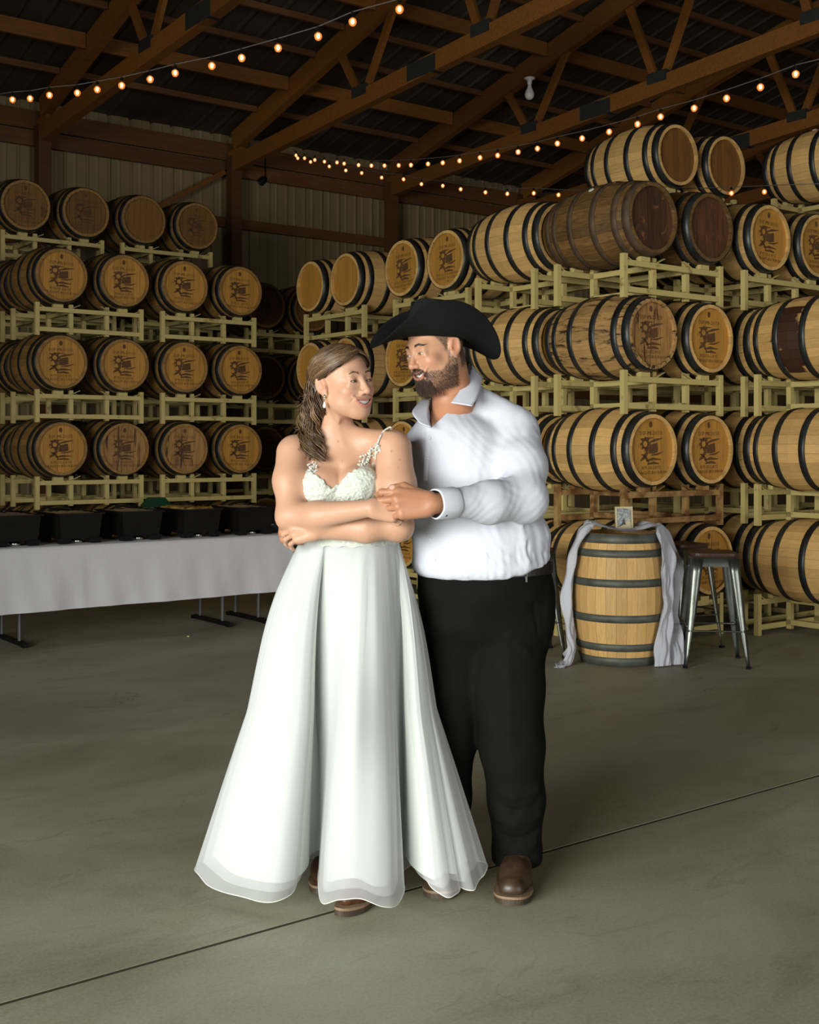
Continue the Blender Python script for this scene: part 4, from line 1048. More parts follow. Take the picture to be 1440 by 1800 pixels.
def face_parts(fr, line, parent, base, iris=(0.10, 0.07, 0.04), gaze=(0, 1, -0.05), male=False):
    M_eye = simple('eye_white', (0.50, 0.46, 0.42), 0.25, var=0.02); M_iris = simple('iris', iris, 0.2); M_teeth = simple('teeth', (0.85, 0.81, 0.74), 0.3, var=0.03)
    def ball(c, r, axes, name, mat, n=14, m=9, flat=1.0):
        mb = MB(); a, b, d = axes; vs = []
        for i in range(m + 1):
            t = PI * i / m
            for q in range(n): p = 2 * PI * q / n; vs.append(c + r * (math.sin(t) * math.cos(p) * a + math.sin(t) * math.sin(p) * b + flat * math.cos(t) * d) - base)
        mb.add(vs, [(i * n + q, i * n + (q + 1) % n, (i + 1) * n + (q + 1) % n, (i + 1) * n + q) for i in range(m) for q in range(n)])
        return mb.mesh(name, mat, True)
    g = fr.d(*gaze); a = unit(np.cross(g, (0.1, 0.2, 1))); b = np.cross(g, a)
    for s in (-1, 1):
        c = fr.p(s * 0.0325, 0.0768, -0.0032)
        e = link('eye', ball(c, 0.0122 * fr.k, (a, b, g), 'eye', M_eye), parent)
        link('iris', ball(c + g * 0.0113 * fr.k, 0.0056 * fr.k, (a, b, g), 'iris', M_iris, flat=0.32), e)
    mb = MB(); xs = np.linspace(-0.031, 0.031, 9); yl, zu = line['yl'], line['zu']
    for i in range(8):                                  # upper row of teeth
        x0, x1 = xs[i] + 0.0002, xs[i + 1] - 0.0002; q = []; hg = 0.0128 - 0.0030 * abs(i - 3.5) / 3.5
        for dy in (-0.0052, -0.009):
            for x in (x0, x1):
                for dz in (0.0005, -hg): q.append(fr.p(x, yl(x) + dy, zu(x) + dz) - base)
        mb.add(q, [(0, 1, 3, 2), (4, 6, 7, 5), (0, 4, 5, 1), (2, 3, 7, 6), (0, 2, 6, 4), (1, 5, 7, 3)])
    link('teeth', mb.mesh('teeth', M_teeth), parent)['kind'] = 'stuff'
def skin_cols(vs, fr, base, line=None, male=False, lip=(0.44, 0.13, 0.11), blush=(0.60, 0.24, 0.18)):
    cols = np.repeat(np.asarray(base, float)[None], len(vs), 0)
    L = fr.loc(vs); near = np.linalg.norm(L, axis=1) < 0.22
    n1 = np.sin(vs[:, 0] * 61 + np.sin(vs[:, 2] * 47) * 2) * np.sin(vs[:, 2] * 53 + vs[:, 1] * 37)
    cols = cols * (1 + 0.03 * n1[:, None])
    c = cols[near]; l = L[near]
    for s in (-1, 1):
        c = paint(c, l, (s * 0.042, 0.065, -0.036), (0.032, 0.035, 0.028), blush, 0.55, 0.9)
        c = paint(c, l, (s * 0.080, -0.014, -0.006), (0.014, 0.026, 0.042), (base[0] * 0.98, base[1] * 0.72, base[2] * 0.66), 0.6, 0.5)
        c = paint(c, l, (s * 0.0325, 0.090, -0.002), (0.018, 0.02, 0.010), (base[0] * 0.72, base[1] * 0.58, base[2] * 0.52), 0.6, 0.7)
    c = paint(c, l, (0, 0.112, -0.038), (0.017, 0.02, 0.015), blush, 0.45, 0.9)
    if line is not None:
        def pd(l, pts):
            return np.min(np.stack([_cap(l, np.array(a), np.array(b), 0, 0) for a, b in zip(pts[:-1], pts[1:])]), 0)
        du, dl = pd(l, line['up']), pd(l, line['lw']); ax = np.minimum(np.abs(l[:, 0]) / 0.041, 1); fl = (1 - ax ** 2) ** 0.6
        w = np.maximum(1 - sstep(du / (0.0024 + 0.0030 * fl), 0.75, 1.1), 1 - sstep(dl / (0.0024 + 0.0042 * fl), 0.75, 1.1))
        w = w * (1 - sstep(ax, 0.75, 0.98)); c = c + (np.asarray(lip) - c) * (w * 0.9)[:, None]
        zm = np.interp(l[:, 0], line['xs'], [(line['zu'](x) + line['zl'](x)) / 2 for x in line['xs']]); yb = np.interp(l[:, 0], line['xs'], [line['yl'](x) for x in line['xs']])
        inner = (np.abs(l[:, 2] - zm) < 0.0075 * fl) & (l[:, 1] < yb - 0.0008) & (np.abs(l[:, 0]) < 0.040) & (l[:, 1] > 0.05)
        c[inner] = (0.10, 0.022, 0.02)
    cols[near] = c; return cols, L
def brow_lists(fr, male, rg, surf):
    out = []
    for s in (-1, 1):
        for i in range(70 if male else 46):
            t = rg.random(); x = 0.014 + (0.031 if male else 0.030) * t; z = (0.0165 + 0.0085 * math.sin(t * 2.4 + 0.25)) + rg.normal() * (0.0018 if male else 0.0011) * (1.2 - t * 0.7)
            p0 = np.array((s * x, 0.0, z)); d = np.array((s * (0.35 + 0.65 * t), 0, 0.75 - 0.9 * t)); d /= np.linalg.norm(d); l = 0.0075 if male else 0.0062
            pts = []
            for q in (0, 0.5, 1.0):
                p = p0 + d * l * q; pts.append(fr.p(surf(p[0], p[2], 0.0006)))
            out.append(pts)
    return out
def surf_fn(S_, fr):                                  # front surface of a face at (side, up): marches in along the front axis
    def f(x, z, off=0.0):
        y = np.linspace(0.13, 0.03, 81); X = np.stack([fr.p(x, q, z) for q in y]); d = S_.ev(X)
        i = int(np.argmax(d < 0)); 
        if i == 0: return (x, 0.08, z)
        t = d[i - 1] / (d[i - 1] - d[i]); return (x, y[i - 1] + (y[i] - y[i - 1]) * t + off, z)
    return f

def lash_lists(fr, surf, sl, lower=False):
    out = []
    for s in (-1, 1):
        for sg in ((1, -1) if lower else (1,)):
            out.append([fr.p(surf(s * 0.0325 + 0.0135 * q, -0.0032 + sg * (sl + 0.0006) * math.sqrt(max(0, 1 - q * q)), 0.0004)) for q in np.linspace(-1, 1, 11)])
    return out
# ---------------------------------------------------------------- the bride
M_skin = vcol_mat('skin', 0.46, 0.12, 0.35)
BB = np.array((-0.20, 3.97, 0.0))                      # base point, view axes
bride = thing('person', 'smiling woman with long wavy brown hair in a white lace wedding gown, arms crossed', 'person', V2B(BB), (0, 0, -YAW))
hf = Frame(PV(604, 671, 3.95), math.radians(44), math.radians(-2), math.radians(-5), 1.04)
SB = SDF()
f_line = face(SB, hf, False)
BT = 3.99                                             # torso depth
c_, e_ = SB.cap, SB.ell
# neck and trunk
nb = PV(588, 770, 4.0)
SB.cap(hf.p(-0.005, -0.03, -0.06), nb, 0.049, 0.053, 0.035)
SB.ridge([hf.p(-0.045, 0.0, -0.075), PV(604, 781, 3.93)], 0.007, 0.011)
for px, py, Y in ((521, 790, 3.99), (690, 781, 3.94)):
    SB.cap(PV(592, 768, 4.01), PV(px, py, Y), 0.040, 0.044, 0.04)
e_(PV(603, 822, 4.0), (0.132, 0.082, 0.095), k=0.04); e_(PV(603, 880, 4.0), (0.128, 0.100, 0.15), k=0.05)
e_(PV(613, 945, 4.0), (0.142, 0.105, 0.11), k=0.05); e_(PV(615, 1020, 4.02), (0.130, 0.085, 0.13), k=0.06)
e_(PV(566, 856, 3.915), (0.064, 0.055, 0.064), k=0.035); e_(PV(630, 854, 3.90), (0.066, 0.056, 0.064), k=0.035)
SB.ridge([PV(545, 780, 3.93), PV(592, 784, 3.90)], 0.005, 0.011).ridge([PV(612, 783, 3.89), PV(672, 772, 3.885)], 0.006, 0.011)
SB.ridge([PV(598, 822, 3.90), PV(598, 868, 3.86)], -0.006, 0.012)
# arms
RS, REl, RWr = PV(515, 797, 3.975), PV(511, 906, 3.88), PV(652, 893, 3.715)
SB.chain([RS, (RS * 0.55 + REl * 0.45) + np.array((-0.006, 0, 0)), REl], [0.055, 0.0525, 0.044], 0.03)
SB.chain([REl, REl * 0.65 + RWr * 0.35 + np.array((0, -0.006, -0.008)), RWr], [0.044, 0.0435, 0.0265], 0.025)
SB.ell(REl + np.array((-0.002, 0.012, -0.012)), 0.036, k=0.03)
LS, LEl, LWr = PV(692, 790, 3.93), PV(700, 922, 3.85), PV(560, 932, 3.83)
SB.chain([LS, (LS * 0.5 + LEl * 0.5) + np.array((0.004, 0, 0.0)), LEl], [0.060, 0.0595, 0.047], 0.03)
SB.chain([LEl, LEl * 0.6 + LWr * 0.4 + np.array((0, -0.008, -0.004)), LWr], [0.045, 0.044, 0.029], 0.025)
SB.ell(LEl + np.array((0.004, 0.012, -0.018)), 0.034, k=0.03)
nails_b = []
# right hand lies in the man's left hand; left hand is held at her right side
hand(SB, RWr, (0.95, 0.05, -0.10), (0.0, -0.9, 0.35), (0.05, 0.2, 1.0), 0.92, ((32, 40, 25), (36, 45, 28), (40, 48, 30), (44, 50, 30)), ((0.95, 0.30, 0.15), (0.97, -0.05, 0.2)), nails=nails_b)
hand(SB, LWr, (-0.96, 0.22, -0.12), (-0.2, -0.75, 0.6), (0.0, 0.45, 0.85), 0.92, ((25, 35, 20), (28, 40, 22), (30, 42, 25), (35, 45, 25)), ((0.9, 0.3, 0.2), (0.97, 0.1, 0.2)))
# legs (inside the gown) down into the boots
for hx, kx_, ax_ in (((585, 1060, 4.03), (580, 1290, 4.12), (575, 1500, 4.14)), ((645, 1060, 4.04), (645, 1290, 3.97), (640, 1540, 3.95))):
    SB.chain([PV(*hx), PV(*kx_), PV(*ax_)], [0.070, 0.050, 0.036], 0.04)
parts = [SB.mesh(hf.p(0, 0, 0) - np.array((0.17, 0.17, 0.145)), hf.p(0, 0, 0) + np.array((0.17, 0.17, 0.16)), 0.0020)]
zs = hf.c[2] - 0.1425
parts.append(SB.mesh((-0.48, 3.60, 0.95), (0.12, 4.22, zs), 0.0034))
parts.append(SB.mesh((-0.48, 3.60, 0.10), (0.06, 4.22, 0.957), 0.008))
vs, fs = join_pieces(parts)
cols, L_ = skin_cols(vs, hf, (0.53, 0.300, 0.195), f_line, lip=(0.44, 0.13, 0.115), blush=(0.56, 0.22, 0.16))
rg = np.random.default_rng(5)
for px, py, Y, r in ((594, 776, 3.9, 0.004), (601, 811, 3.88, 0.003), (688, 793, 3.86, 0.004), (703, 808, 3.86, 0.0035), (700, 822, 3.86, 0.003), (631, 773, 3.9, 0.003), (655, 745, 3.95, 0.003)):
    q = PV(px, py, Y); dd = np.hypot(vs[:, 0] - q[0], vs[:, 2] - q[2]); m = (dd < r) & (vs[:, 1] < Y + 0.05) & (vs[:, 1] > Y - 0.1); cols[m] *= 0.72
for p, r in nails_b:
    m = np.linalg.norm(vs - p, axis=1) < r; cols[m] = (0.68, 0.42, 0.35)
for side in ((-1, 1)):
    pass
link('body', np_mesh('body', vs - BB, fs, M_skin, cols), bride)
face_parts(hf, f_line, bride, BB, gaze=(0.15, 1, 0.1))
sfn = surf_fn(SB, hf); M_brow = simple('brow_hair', (0.12, 0.07, 0.042), 0.7); M_lash = simple('lash', (0.03, 0.018, 0.012), 0.7)
def shift(ls, b): return [[np.asarray(p) - b for p in l] for l in ls]
link('eyebrows', strands(shift(brow_lists(hf, False, rg, sfn), BB), 0.0007, 'eyebrows', M_brow, 3), bride)['kind'] = 'stuff'
link('eyelashes', strands(shift(lash_lists(hf, sfn, 0.0024, True), BB), 0.00085, 'eyelashes', M_lash, 4), bride)['kind'] = 'stuff'
# drop earring
ep = hf.p(-0.081, -0.004, -0.047) + np.array((0.0, -0.006, 0.0))
M_pearl = simple('pearl', (0.85, 0.82, 0.78), 0.15, var=0.03)
er = link('earring', MB().tube([(0, 0, 0.012), (0, 0, -0.012)], 0.0012, 6).lathe([(0.001, 0.010), (0.004, 0.007), (0.004, 0.003), (0.001, 0.0)], 10).mesh('earring', M_chrome, True), bride, loc=ep - BB)
link('pearl_drop', MB().lathe([(0.0005, -0.011), (0.003, -0.016), (0.0058, -0.025), (0.0045, -0.031), (0.001, -0.033)], 12).mesh('pearl_drop', M_pearl, True), er)

# hair: a swept cap, a thick falling lock and many separate curling strands
HR = SDF()
def capdir(d, off=1.0):
    d = unit(d); r = np.array((0.0865, 0.1125, 0.0825)) * off; t = 1 / math.sqrt(((d / r) ** 2).sum()); return np.array((0, -0.016, 0.036)) + d * t
HR.fell(hf, (0, -0.018, 0.036), (0.0845, 0.109, 0.081), 0.01)
HR.fell(hf, (0, -0.070, -0.015), (0.052, 0.042, 0.05), 0.03)
HR.fell(hf, (0.0, 0.112, -0.020), (0.086, 0.104, 0.108), 0.012, 's')
HR.fell(hf, (0, 0.06, -0.09), (0.10, 0.075, 0.06), 0.012, 's')
for s in (-1, 1): HR.fell(hf, (s * 0.082, 0.050, 0.012), (0.045, 0.044, 0.036), 0.01, 's')
for s in (-1, 1): HR.fell(hf, (s * 0.085, -0.006, -0.020), (0.03, 0.034, 0.036), 0.01, 's')
lock = [hf.p(-0.050, -0.082, 0.03), hf.p(-0.062, -0.075, -0.06), PV(549, 745, 3.985), PV(547, 775, 3.945), PV(557, 806, 3.905)]
HR.chain(lock, [0.024, 0.024, 0.018, 0.014, 0.004], 0.03)
hv, hq = HR.mesh(hf.c + np.array((-0.2, -0.2, -0.34)), hf.c + np.array((0.2, 0.2, 0.15)), 0.0045); hv = relax(hv, hq, 1, 0.5)
hn = np.sin(hv[:, 0] * 190 + hv[:, 2] * 60) * np.sin(hv[:, 2] * 90 + hv[:, 1] * 150)
M_hair = vcol_mat('hair', 0.42, 0.0, 0.5)
hair = link('hair', np_mesh('hair', hv - BB, hq, M_hair, np.array((0.06, 0.033, 0.017)) * (1 + 0.3 * hn[:, None])), bride)
rg = np.random.default_rng(21); ls, rad, hc = [], [], []
def qdir(a, b, c, n):
    out = []
    for t in np.linspace(0, 1, n): out.append(unit(unit(a) * (1 - t) ** 2 + unit(b) * 2 * t * (1 - t) + unit(c) * t * t))
    return out
for i in range(720):                                   # from the parting back and down over the side of the head
    s = -1 if rg.random() < 0.75 else 1
    front = rg.random() < 0.6
    y = rg.uniform(0.55, 0.98) if front else rg.uniform(-0.55, 0.6)
    st = np.array((0.08 + s * 0.03 * rg.random(), y, 0.80 - 0.26 * max(y, 0) ** 2))
    lowz = rg.uniform(-0.02, 0.5)
    md = np.array((s * rg.uniform(0.9, 1.1), (rg.uniform(0.9, 1.9) if front else 0.28 * y + rg.uniform(-0.12, 0.16)), lowz + (0.1 if front else 0)))
    en = np.array((s * rg.uniform(0.35, 0.75), -0.72, rg.uniform(-0.40, 0.10)))
    off = 1.0 + rg.uniform(0.0, 0.05); w = rg.uniform(0.0, 0.035); ph = rg.random() * 6
    pts = [hf.p(capdir(d + np.array((0, 0, w * math.sin(ph + 9 * k / 26))), off)) for k, d in enumerate(qdir(st, md, en, 26))]
    ls.append(pts); rad.append(rg.uniform(0.0012, 0.0026)); hc.append(rg.choice(3, p=(0.45, 0.37, 0.18)))
ctr = catmull(lock, 60)
def lockpt(t):
    u = min(t, 1.0) * 59; j = min(int(u), 58); p = ctr[j] + (ctr[j + 1] - ctr[j]) * (u - j)
    return p + (ctr[59] - ctr[57]) * (t - 1) * 9 if t > 1 else p
for i in range(190):                                   # from the side of the head down into the lock
    d0 = np.array((-rg.uniform(0.45, 0.95), -rg.uniform(0.15, 0.95), rg.uniform(0.0, 0.6))); d1 = np.array((-rg.uniform(0.45, 0.8), -0.8, rg.uniform(-0.5, -0.1)))
    p0 = hf.p(capdir(d0, 1.02)); p1 = hf.p(capdir(d1, 1.0 + rg.uniform(0.0, 0.14))); p3 = lockpt(rg.uniform(0.4, 0.8)) + rg.normal(size=3) * np.array((0.014, 0.012, 0.006)); ph = rg.random() * 6
    pts = [p0 * (1 - t) ** 2 + p1 * 2 * t * (1 - t) * 1.0 + p3 * t * t + 0.006 * t * np.array((math.sin(ph + 14 * t), math.cos(ph + 14 * t), 0)) for t in np.linspace(0, 1, 30)]
    ls.append(pts); rad.append(rg.uniform(0.0012, 0.0024)); hc.append(rg.choice(3, p=(0.5, 0.34, 0.16)))
for c in range(58):                                    # curls of the long lock, in clumps
    t0 = rg.uniform(0.0, 0.10) if rg.random() < 0.7 else rg.uniform(0.1, 0.3); t1 = rg.uniform(0.66, 1.10); n = 48
    a0 = rg.random() * 2 * PI; rr = 0.006 + 0.030 * math.sqrt(rg.random()); cr = rg.uniform(0.008, 0.016); cw = rg.uniform(2.3, 3.0); ph = a0 + rg.normal() * 0.8; shade = rg.choice(3, p=(0.5, 0.32, 0.18))
    for q in range(14):
        o1 = rg.normal(size=3) * 0.0040; pp = ph + rg.normal() * 0.18; tt1 = t1 + rg.normal() * 0.03; pts = []
        for k in range(n):
            t = t0 + (tt1 - t0) * k / (n - 1); p = lockpt(max(t, 0)); R_ = rr * (1.12 - 0.5 * t) * min(1, 0.15 + t / 0.16); am = cr * min(1, k / 10) * (0.8 + 0.5 * t)
            p = p + np.array((math.cos(a0), math.sin(a0), 0)) * R_ + am * np.array((math.cos(pp + cw * 6.28 * t), math.sin(pp + cw * 6.28 * t), 0.25 * math.sin(pp + cw * 6.28 * t))) + o1
            pts.append(p)
        ls.append(pts); rad.append(rg.uniform(0.0012, 0.0026)); hc.append(shade if rg.random() < 0.7 else rg.choice(3))
for i in range(46):                                    # loose wisps at the back
    t = rg.uniform(0.15, 0.75); u = int(t * 58); p = ctr[u] + np.array((-0.030, 0.0, 0)); d = np.array((-rg.uniform(0.3, 1), rg.uniform(-0.4, 0.4), rg.uniform(-0.7, 0.4)))
    pts = [p + d * 0.035 * q + np.array((0, 0, -0.02)) * q * q + 0.006 * np.array((math.sin(7 * q + i), 0, math.cos(6 * q + i))) for q in np.linspace(0, 1, 12)]
    ls.append(pts); rad.append(0.0008); hc.append(1)
HC = [(0.075, 0.040, 0.019), (0.13, 0.074, 0.036), (0.24, 0.15, 0.078)]
link('strands', strands(shift(ls, BB), rad, 'strands', M_hair, 4, lambda i: np.array(HC[hc[i]])), hair)['kind'] = 'stuff'

# ---------------------------------------------------------------- gown
def lace():
    m, nt, b = mat_new('lace'); v = obj_vec(nt, False)
    vo = nt.nodes.new('ShaderNodeTexVoronoi'); vo.inputs['Scale'].default_value = 62; nt.links.new(v, vo.inputs['Vector'])
    nz = noise(nt, v, 120, 4, 0.65)
    h = math_n(nt, 'ADD', vo.outputs['Distance'], nz)
    nt.links.new(ramp(nt, h, [(0.45, (0.72, 0.74, 0.68)), (0.95, (0.56, 0.59, 0.52))]), b.inputs['Base Color'])
    b.inputs['Roughness'].default_value = 0.8; bump(nt, b, h, 0.8, 0.004); return m
M_lace = lace()
BO = SDF(); BO.pr = [p for p in SB.pr]
# keep only the trunk primitives for the bodice
BO = SDF()
BO.ell(PV(603, 822, 4.0), (0.132, 0.082, 0.095), k=0.04).ell(PV(603, 880, 4.0), (0.128, 0.100, 0.15), k=0.05).ell(PV(613, 945, 4.0), (0.142, 0.105, 0.11), k=0.05)
BO.ell(PV(566, 856, 3.915), (0.064, 0.055, 0.064), k=0.035).ell(PV(630, 854, 3.90), (0.066, 0.056, 0.064), k=0.035)
BO.ridge([PV(598, 850, 3.87), PV(598, 880, 3.85)], -0.005, 0.014)
BO.fn(lambda X: np.full(len(X), -0.006) * 0 + 1.0, 'u', 0.001, (9, 9, 9), (9, 9, 9))
neck = [(-0.46, 1.40), (PV(536, 0, 3.93)[0], CH - 36 * 3.93 / F), (PV(552, 0, 3.93)[0], CH - 45 * 3.9 / F), (PV(566, 0, 3.9)[0], CH - 55 * 3.88 / F), (PV(583, 0, 3.88)[0], CH - 74 * 3.88 / F), (PV(600, 0, 3.88)[0], CH - 62 * 3.88 / F), (PV(612, 0, 3.88)[0], CH - 46 * 3.88 / F), (PV(634, 0, 3.86)[0], CH - 36 * 3.86 / F), (PV(655, 0, 3.88)[0], CH - 28 * 3.88 / F), (0.1, 1.42)]
nx_, nz_ = [p[0] for p in neck], [p[1] for p in neck]
def neckline(X):
    z = np.interp(X[:, 0], nx_, nz_) + 0.0045 * np.sin(X[:, 0] * 310) * (0.6 + 0.4 * np.sin(X[:, 0] * 131))
    return np.maximum(X[:, 2] - z, 1.155 - X[:, 2])
BO.fn(lambda X: np.full(len(X), 0.0), 'd', 0.0)
BO.pr = BO.pr[:-2]
BO.fn(lambda X: np.ones(len(X)), 'd', 0.0065)
rl = np.random.default_rng(9)
for i in range(150):                                   # corded flowers of the lace, raised
    x, z = rl.uniform(-0.36, -0.09), rl.uniform(1.2, 1.40); q = np.array((x, 3.86, z)); a = rl.random() * 6.28
    for j in range(4):
        d = 0.007 * np.array((math.cos(a + j * 1.57), 0, math.sin(a + j * 1.57)))
        BO._add('d', 0.0022, (lambda X, q=q + d: np.exp(-(((X[:, 0] - q[0]) ** 2 + (X[:, 2] - q[2]) ** 2) / 0.0035 ** 2))), q + d - np.array((0.01, 0.3, 0.01)), q + d + np.array((0.01, 0.3, 0.01)))
BO.fn(neckline, 'i', 0.001)
bv, bq = BO.mesh((-0.42, 3.78, 1.14), (-0.03, 4.14, 1.47), 0.0026)
gown = link('gown_bodice', np_mesh('gown_bodice', bv - BB, bq, M_lace), bride)
# straps with lace leaves
def along_front(px, py, Y0=3.80, off=0.004):
    x = (px - CX) / F; z = (HY - py) / F
    ys = np.linspace(Y0, 4.05, 120); X = np.stack((x * ys, ys, CH + z * ys), 1); d = SB.ev(X)
    i = int(np.argmax(d < 0.001)); p = X[max(i - 1, 0)]; return p + np.array((0, -off, 0))
st = [along_front(*q) for q in ((660, 808), (661, 795), (664, 780), (669, 767), (676, 757), (686, 751))]
st.append(st[-1] + np.array((0.004, 0.03, -0.006)))
link('strap', MB().tube([p - BB for p in catmull(st, 30)], 0.0032, 6).mesh('strap', M_lace, True), gown)
rl = np.random.default_rng(4); m = MB()
def leaf(p, a, l, w):
    d = np.array((math.cos(a), 0, math.sin(a))); n = np.array((-math.sin(a), 0, math.cos(a))); up = np.array((0, -0.004, 0))
    m.add([p - BB, p + d * l * 0.5 + n * w - BB + up, p + d * l - BB, p + d * l * 0.5 - n * w - BB + up], [(0, 1, 2, 3)])
for i in range(60):
    t = rl.random(); px = 634 + 30 * t + rl.normal() * 3.5; py = 820 - 38 * t + rl.normal() * 3.5
    leaf(along_front(px, py, off=0.003), rl.random() * 6.28, rl.uniform(0.007, 0.016), 0.0036)
for i in range(34):
    px = rl.uniform(541, 557); py = rl.uniform(815, 829)
    leaf(along_front(px, py, off=0.003), rl.random() * 6.28, rl.uniform(0.006, 0.014), 0.0034)
link('lace_leaves', m.mesh('lace_leaves', M_lace), gown)['kind'] = 'stuff'
# skirt: lining and sheer organza, lofted from the waist to a fluted hem
def fabric(name, col, alpha=1.0, trans=0.0, rough=0.7, edge=None):
    m, nt, b = mat_new(name)
    b.inputs['Base Color'].default_value = (*col, 1); b.inputs['Roughness'].default_value = rough; b.inputs['Specular IOR Level'].default_value = 0.25
    out = nt.nodes['Material Output']; cur = b.outputs[0]
    if trans:
        tb = nt.nodes.new('ShaderNodeBsdfTranslucent'); tb.inputs[0].default_value = (*col, 1)
        ms = nt.nodes.new('ShaderNodeMixShader'); ms.inputs[0].default_value = trans
        nt.links.new(cur, ms.inputs[1]); nt.links.new(tb.outputs[0], ms.inputs[2]); cur = ms.outputs[0]
    if alpha < 1:
        tp = nt.nodes.new('ShaderNodeBsdfTransparent'); ms = nt.nodes.new('ShaderNodeMixShader')
        lw = nt.nodes.new('ShaderNodeLayerWeight'); lw.inputs['Blend'].default_value = 0.35
        mr = nt.nodes.new('ShaderNodeMapRange'); nt.links.new(lw.outputs['Facing'], mr.inputs[0]); mr.inputs[3].default_value = alpha; mr.inputs[4].default_value = min(1, alpha + 0.4)
        nt.links.new(mr.outputs[0], ms.inputs[0]); nt.links.new(tp.outputs[0], ms.inputs[1]); nt.links.new(cur, ms.inputs[2]); cur = ms.outputs[0]
    nt.links.new(cur, out.inputs[0]); return m
M_lining = fabric('satin_lining', (0.70, 0.735, 0.685), 1.0, 0.12, 0.55)
M_organza = fabric('organza', (0.78, 0.79, 0.785), 0.38, 0.30, 0.6)
M_hemline = fabric('hem_cord', (0.84, 0.86, 0.8), 1.0, 0.2)
hem = [(-0.700, 3.94, .075), (-0.655, 3.885, .055), (-0.59, 3.84, .045), (-0.50, 3.79, .042), (-0.43, 3.765, .045), (-0.378, 3.80, .055), (-0.368, 3.87, .065), (-0.390, 3.96, .08), (-0.352, 4.035, .085), (-0.306, 4.03, .085), (-0.300, 3.92, .07),
       (-0.276, 3.755, .048), (-0.215, 3.70, .075), (-0.15, 3.685, .085), (-0.085, 3.69, .06), (-0.034, 3.73, .05), (-0.016, 3.81, .065), (-0.026, 3.91, .08), (0.006, 3.97, .09), (0.038, 3.94, .09), (0.046, 3.86, .085), (0.080, 3.80, .07), (0.122, 3.762, .06),
       (0.150, 3.79, .062), (0.160, 3.84, .065), (0.184, 3.815, .065), (0.208, 3.815, .065), (0.222, 3.87, .075), (0.248, 3.90, .085), (0.255, 3.95, .10), (0.20, 3.985, .10), (0.10, 3.985, .10), (0.03, 4.01, .09), (-0.01, 4.08, .08), (-0.06, 4.18, .06), (-0.16, 4.27, .05), (-0.28, 4.33, .05),
       (-0.42, 4.32, .05), (-0.54, 4.28, .05), (-0.62, 4.20, .055), (-0.69, 4.12, .06), (-0.725, 4.02, .065)]
WC = PV(615, 946, 4.0)
def loop_cat(pts, n):
    pts = np.asarray(pts, float); m_ = len(pts); out = np.zeros((n, pts.shape[1]))
    for i in range(n):
        u = i / n * m_; k = int(u); t = u - k; a, b, c, d = (pts[(k + q) % m_] for q in (-1, 0, 1, 2))
        out[i] = 0.5 * ((2 * b) + (c - a) * t + (2 * a - 5 * b + 4 * c - d) * t * t + (3 * b - a - 3 * c + d) * t ** 3)
    return out
def skirt(name, mat, nu, nv, inset, lift, t_end=1.0, seed=1, gather=0.0, flute=1.0):
    H = loop_cat(hem, nu); Hc = np.array((-0.24, 4.0))
    ang = np.arctan2((H[:, 1] - Hc[1]) / 0.30, (H[:, 0] - Hc[0]) / 0.48)
    ang = np.unwrap(ang); 
    a0 = np.linspace(ang[0], ang[0] + np.sign(ang[-1] - ang[0]) * 2 * PI, nu, endpoint=False); ang = 0.35 * ang + 0.65 * a0
    Wx = WC[0] + (0.160 - inset * 0.2) * np.cos(ang); Wy = WC[1] + (0.128 - inset * 0.2) * np.sin(ang)
    # smooth hem without flutes, so that folds open gradually
    K = max(3, nu // 12); ker = np.hanning(2 * K + 1); ker /= ker.sum()
    Hs = np.stack([np.convolve(np.concatenate((H[-K:, q], H[:, q], H[:K, q])), ker, 'valid') for q in range(3)], 1)
    V_ = np.zeros((nu, nv, 3)); s = np.arange(nu) / nu * 2 * PI
    for j in range(nv):
        t = j / (nv - 1) * t_end
        e = t + 0.125 * math.sin(PI * min(1, t * 1.9)) * (1 - t)
        fl = sstep(np.array(t), 0.0, 0.75) ** 0.7 * flute
        Hb = Hs * (1 - fl) + H * fl
        hx = Hb[:, 0]; hy = Hb[:, 1]
        dx, dy = hx - Hc[0], hy - Hc[1]; L = np.hypot(dx, dy); hx = hx - dx / L * inset * (0.3 + 0.7 * t); hy = hy - dy / L * inset * (0.3 + 0.7 * t)
        x = Wx * (1 - e) + hx * e; y = Wy * (1 - e) + hy * e
        gz = gather * min(1, t * 6) * (1 - 0.35 * t)
        wv = gz * (np.sin(s * 13 + seed + 1.2 * t) * 1.1 + np.sin(s * 23 + seed * 2 - 1.5 * t) * 0.7 + np.sin(s * 37 - seed + 1.5 * t) * 0.3)
        x = x + np.cos(ang) * wv; y = y + np.sin(ang) * wv
        zz = (WC[2] * (1 - t) + 0.06 * t); y = y - 0.035 * np.exp(-((x + 0.185) / 0.07) ** 2 - ((zz - 0.60) / 0.17) ** 2) * (y < 3.95)
        zt = WC[2] + 0.004 + 0.006 * np.sin(ang * 1.0)
        V_[:, j] = np.stack((x, y, zt * (1 - t) + (H[:, 2] + lift) * t), 1)
    i = np.arange(nu)[:, None]; j = np.arange(nv - 1)[None]
    f = np.stack((i * nv + j, ((i + 1) % nu) * nv + j, ((i + 1) % nu) * nv + j + 1, i * nv + j + 1), -1).reshape(-1, 4)
    return np_mesh(name, V_.reshape(-1, 3) - BB, f, mat), V_
me, _ = skirt('skirt_lining', M_lining, 360, 60, 0.055, 0.042, seed=2, gather=0.003, flute=0.72)
skl = link('skirt_lining', me, gown)
me, Vo = skirt('organza_overskirt', M_organza, 560, 80, 0.0, 0.0, seed=5, gather=0.0045)
sko = link('organza_overskirt', me, gown)
me, Vi = skirt('organza_underlayer', M_organza, 420, 60, 0.030, 0.022, seed=8, gather=0.005, flute=0.88)
link('organza_underlayer', me, gown)
edge = Vo[:, -1]
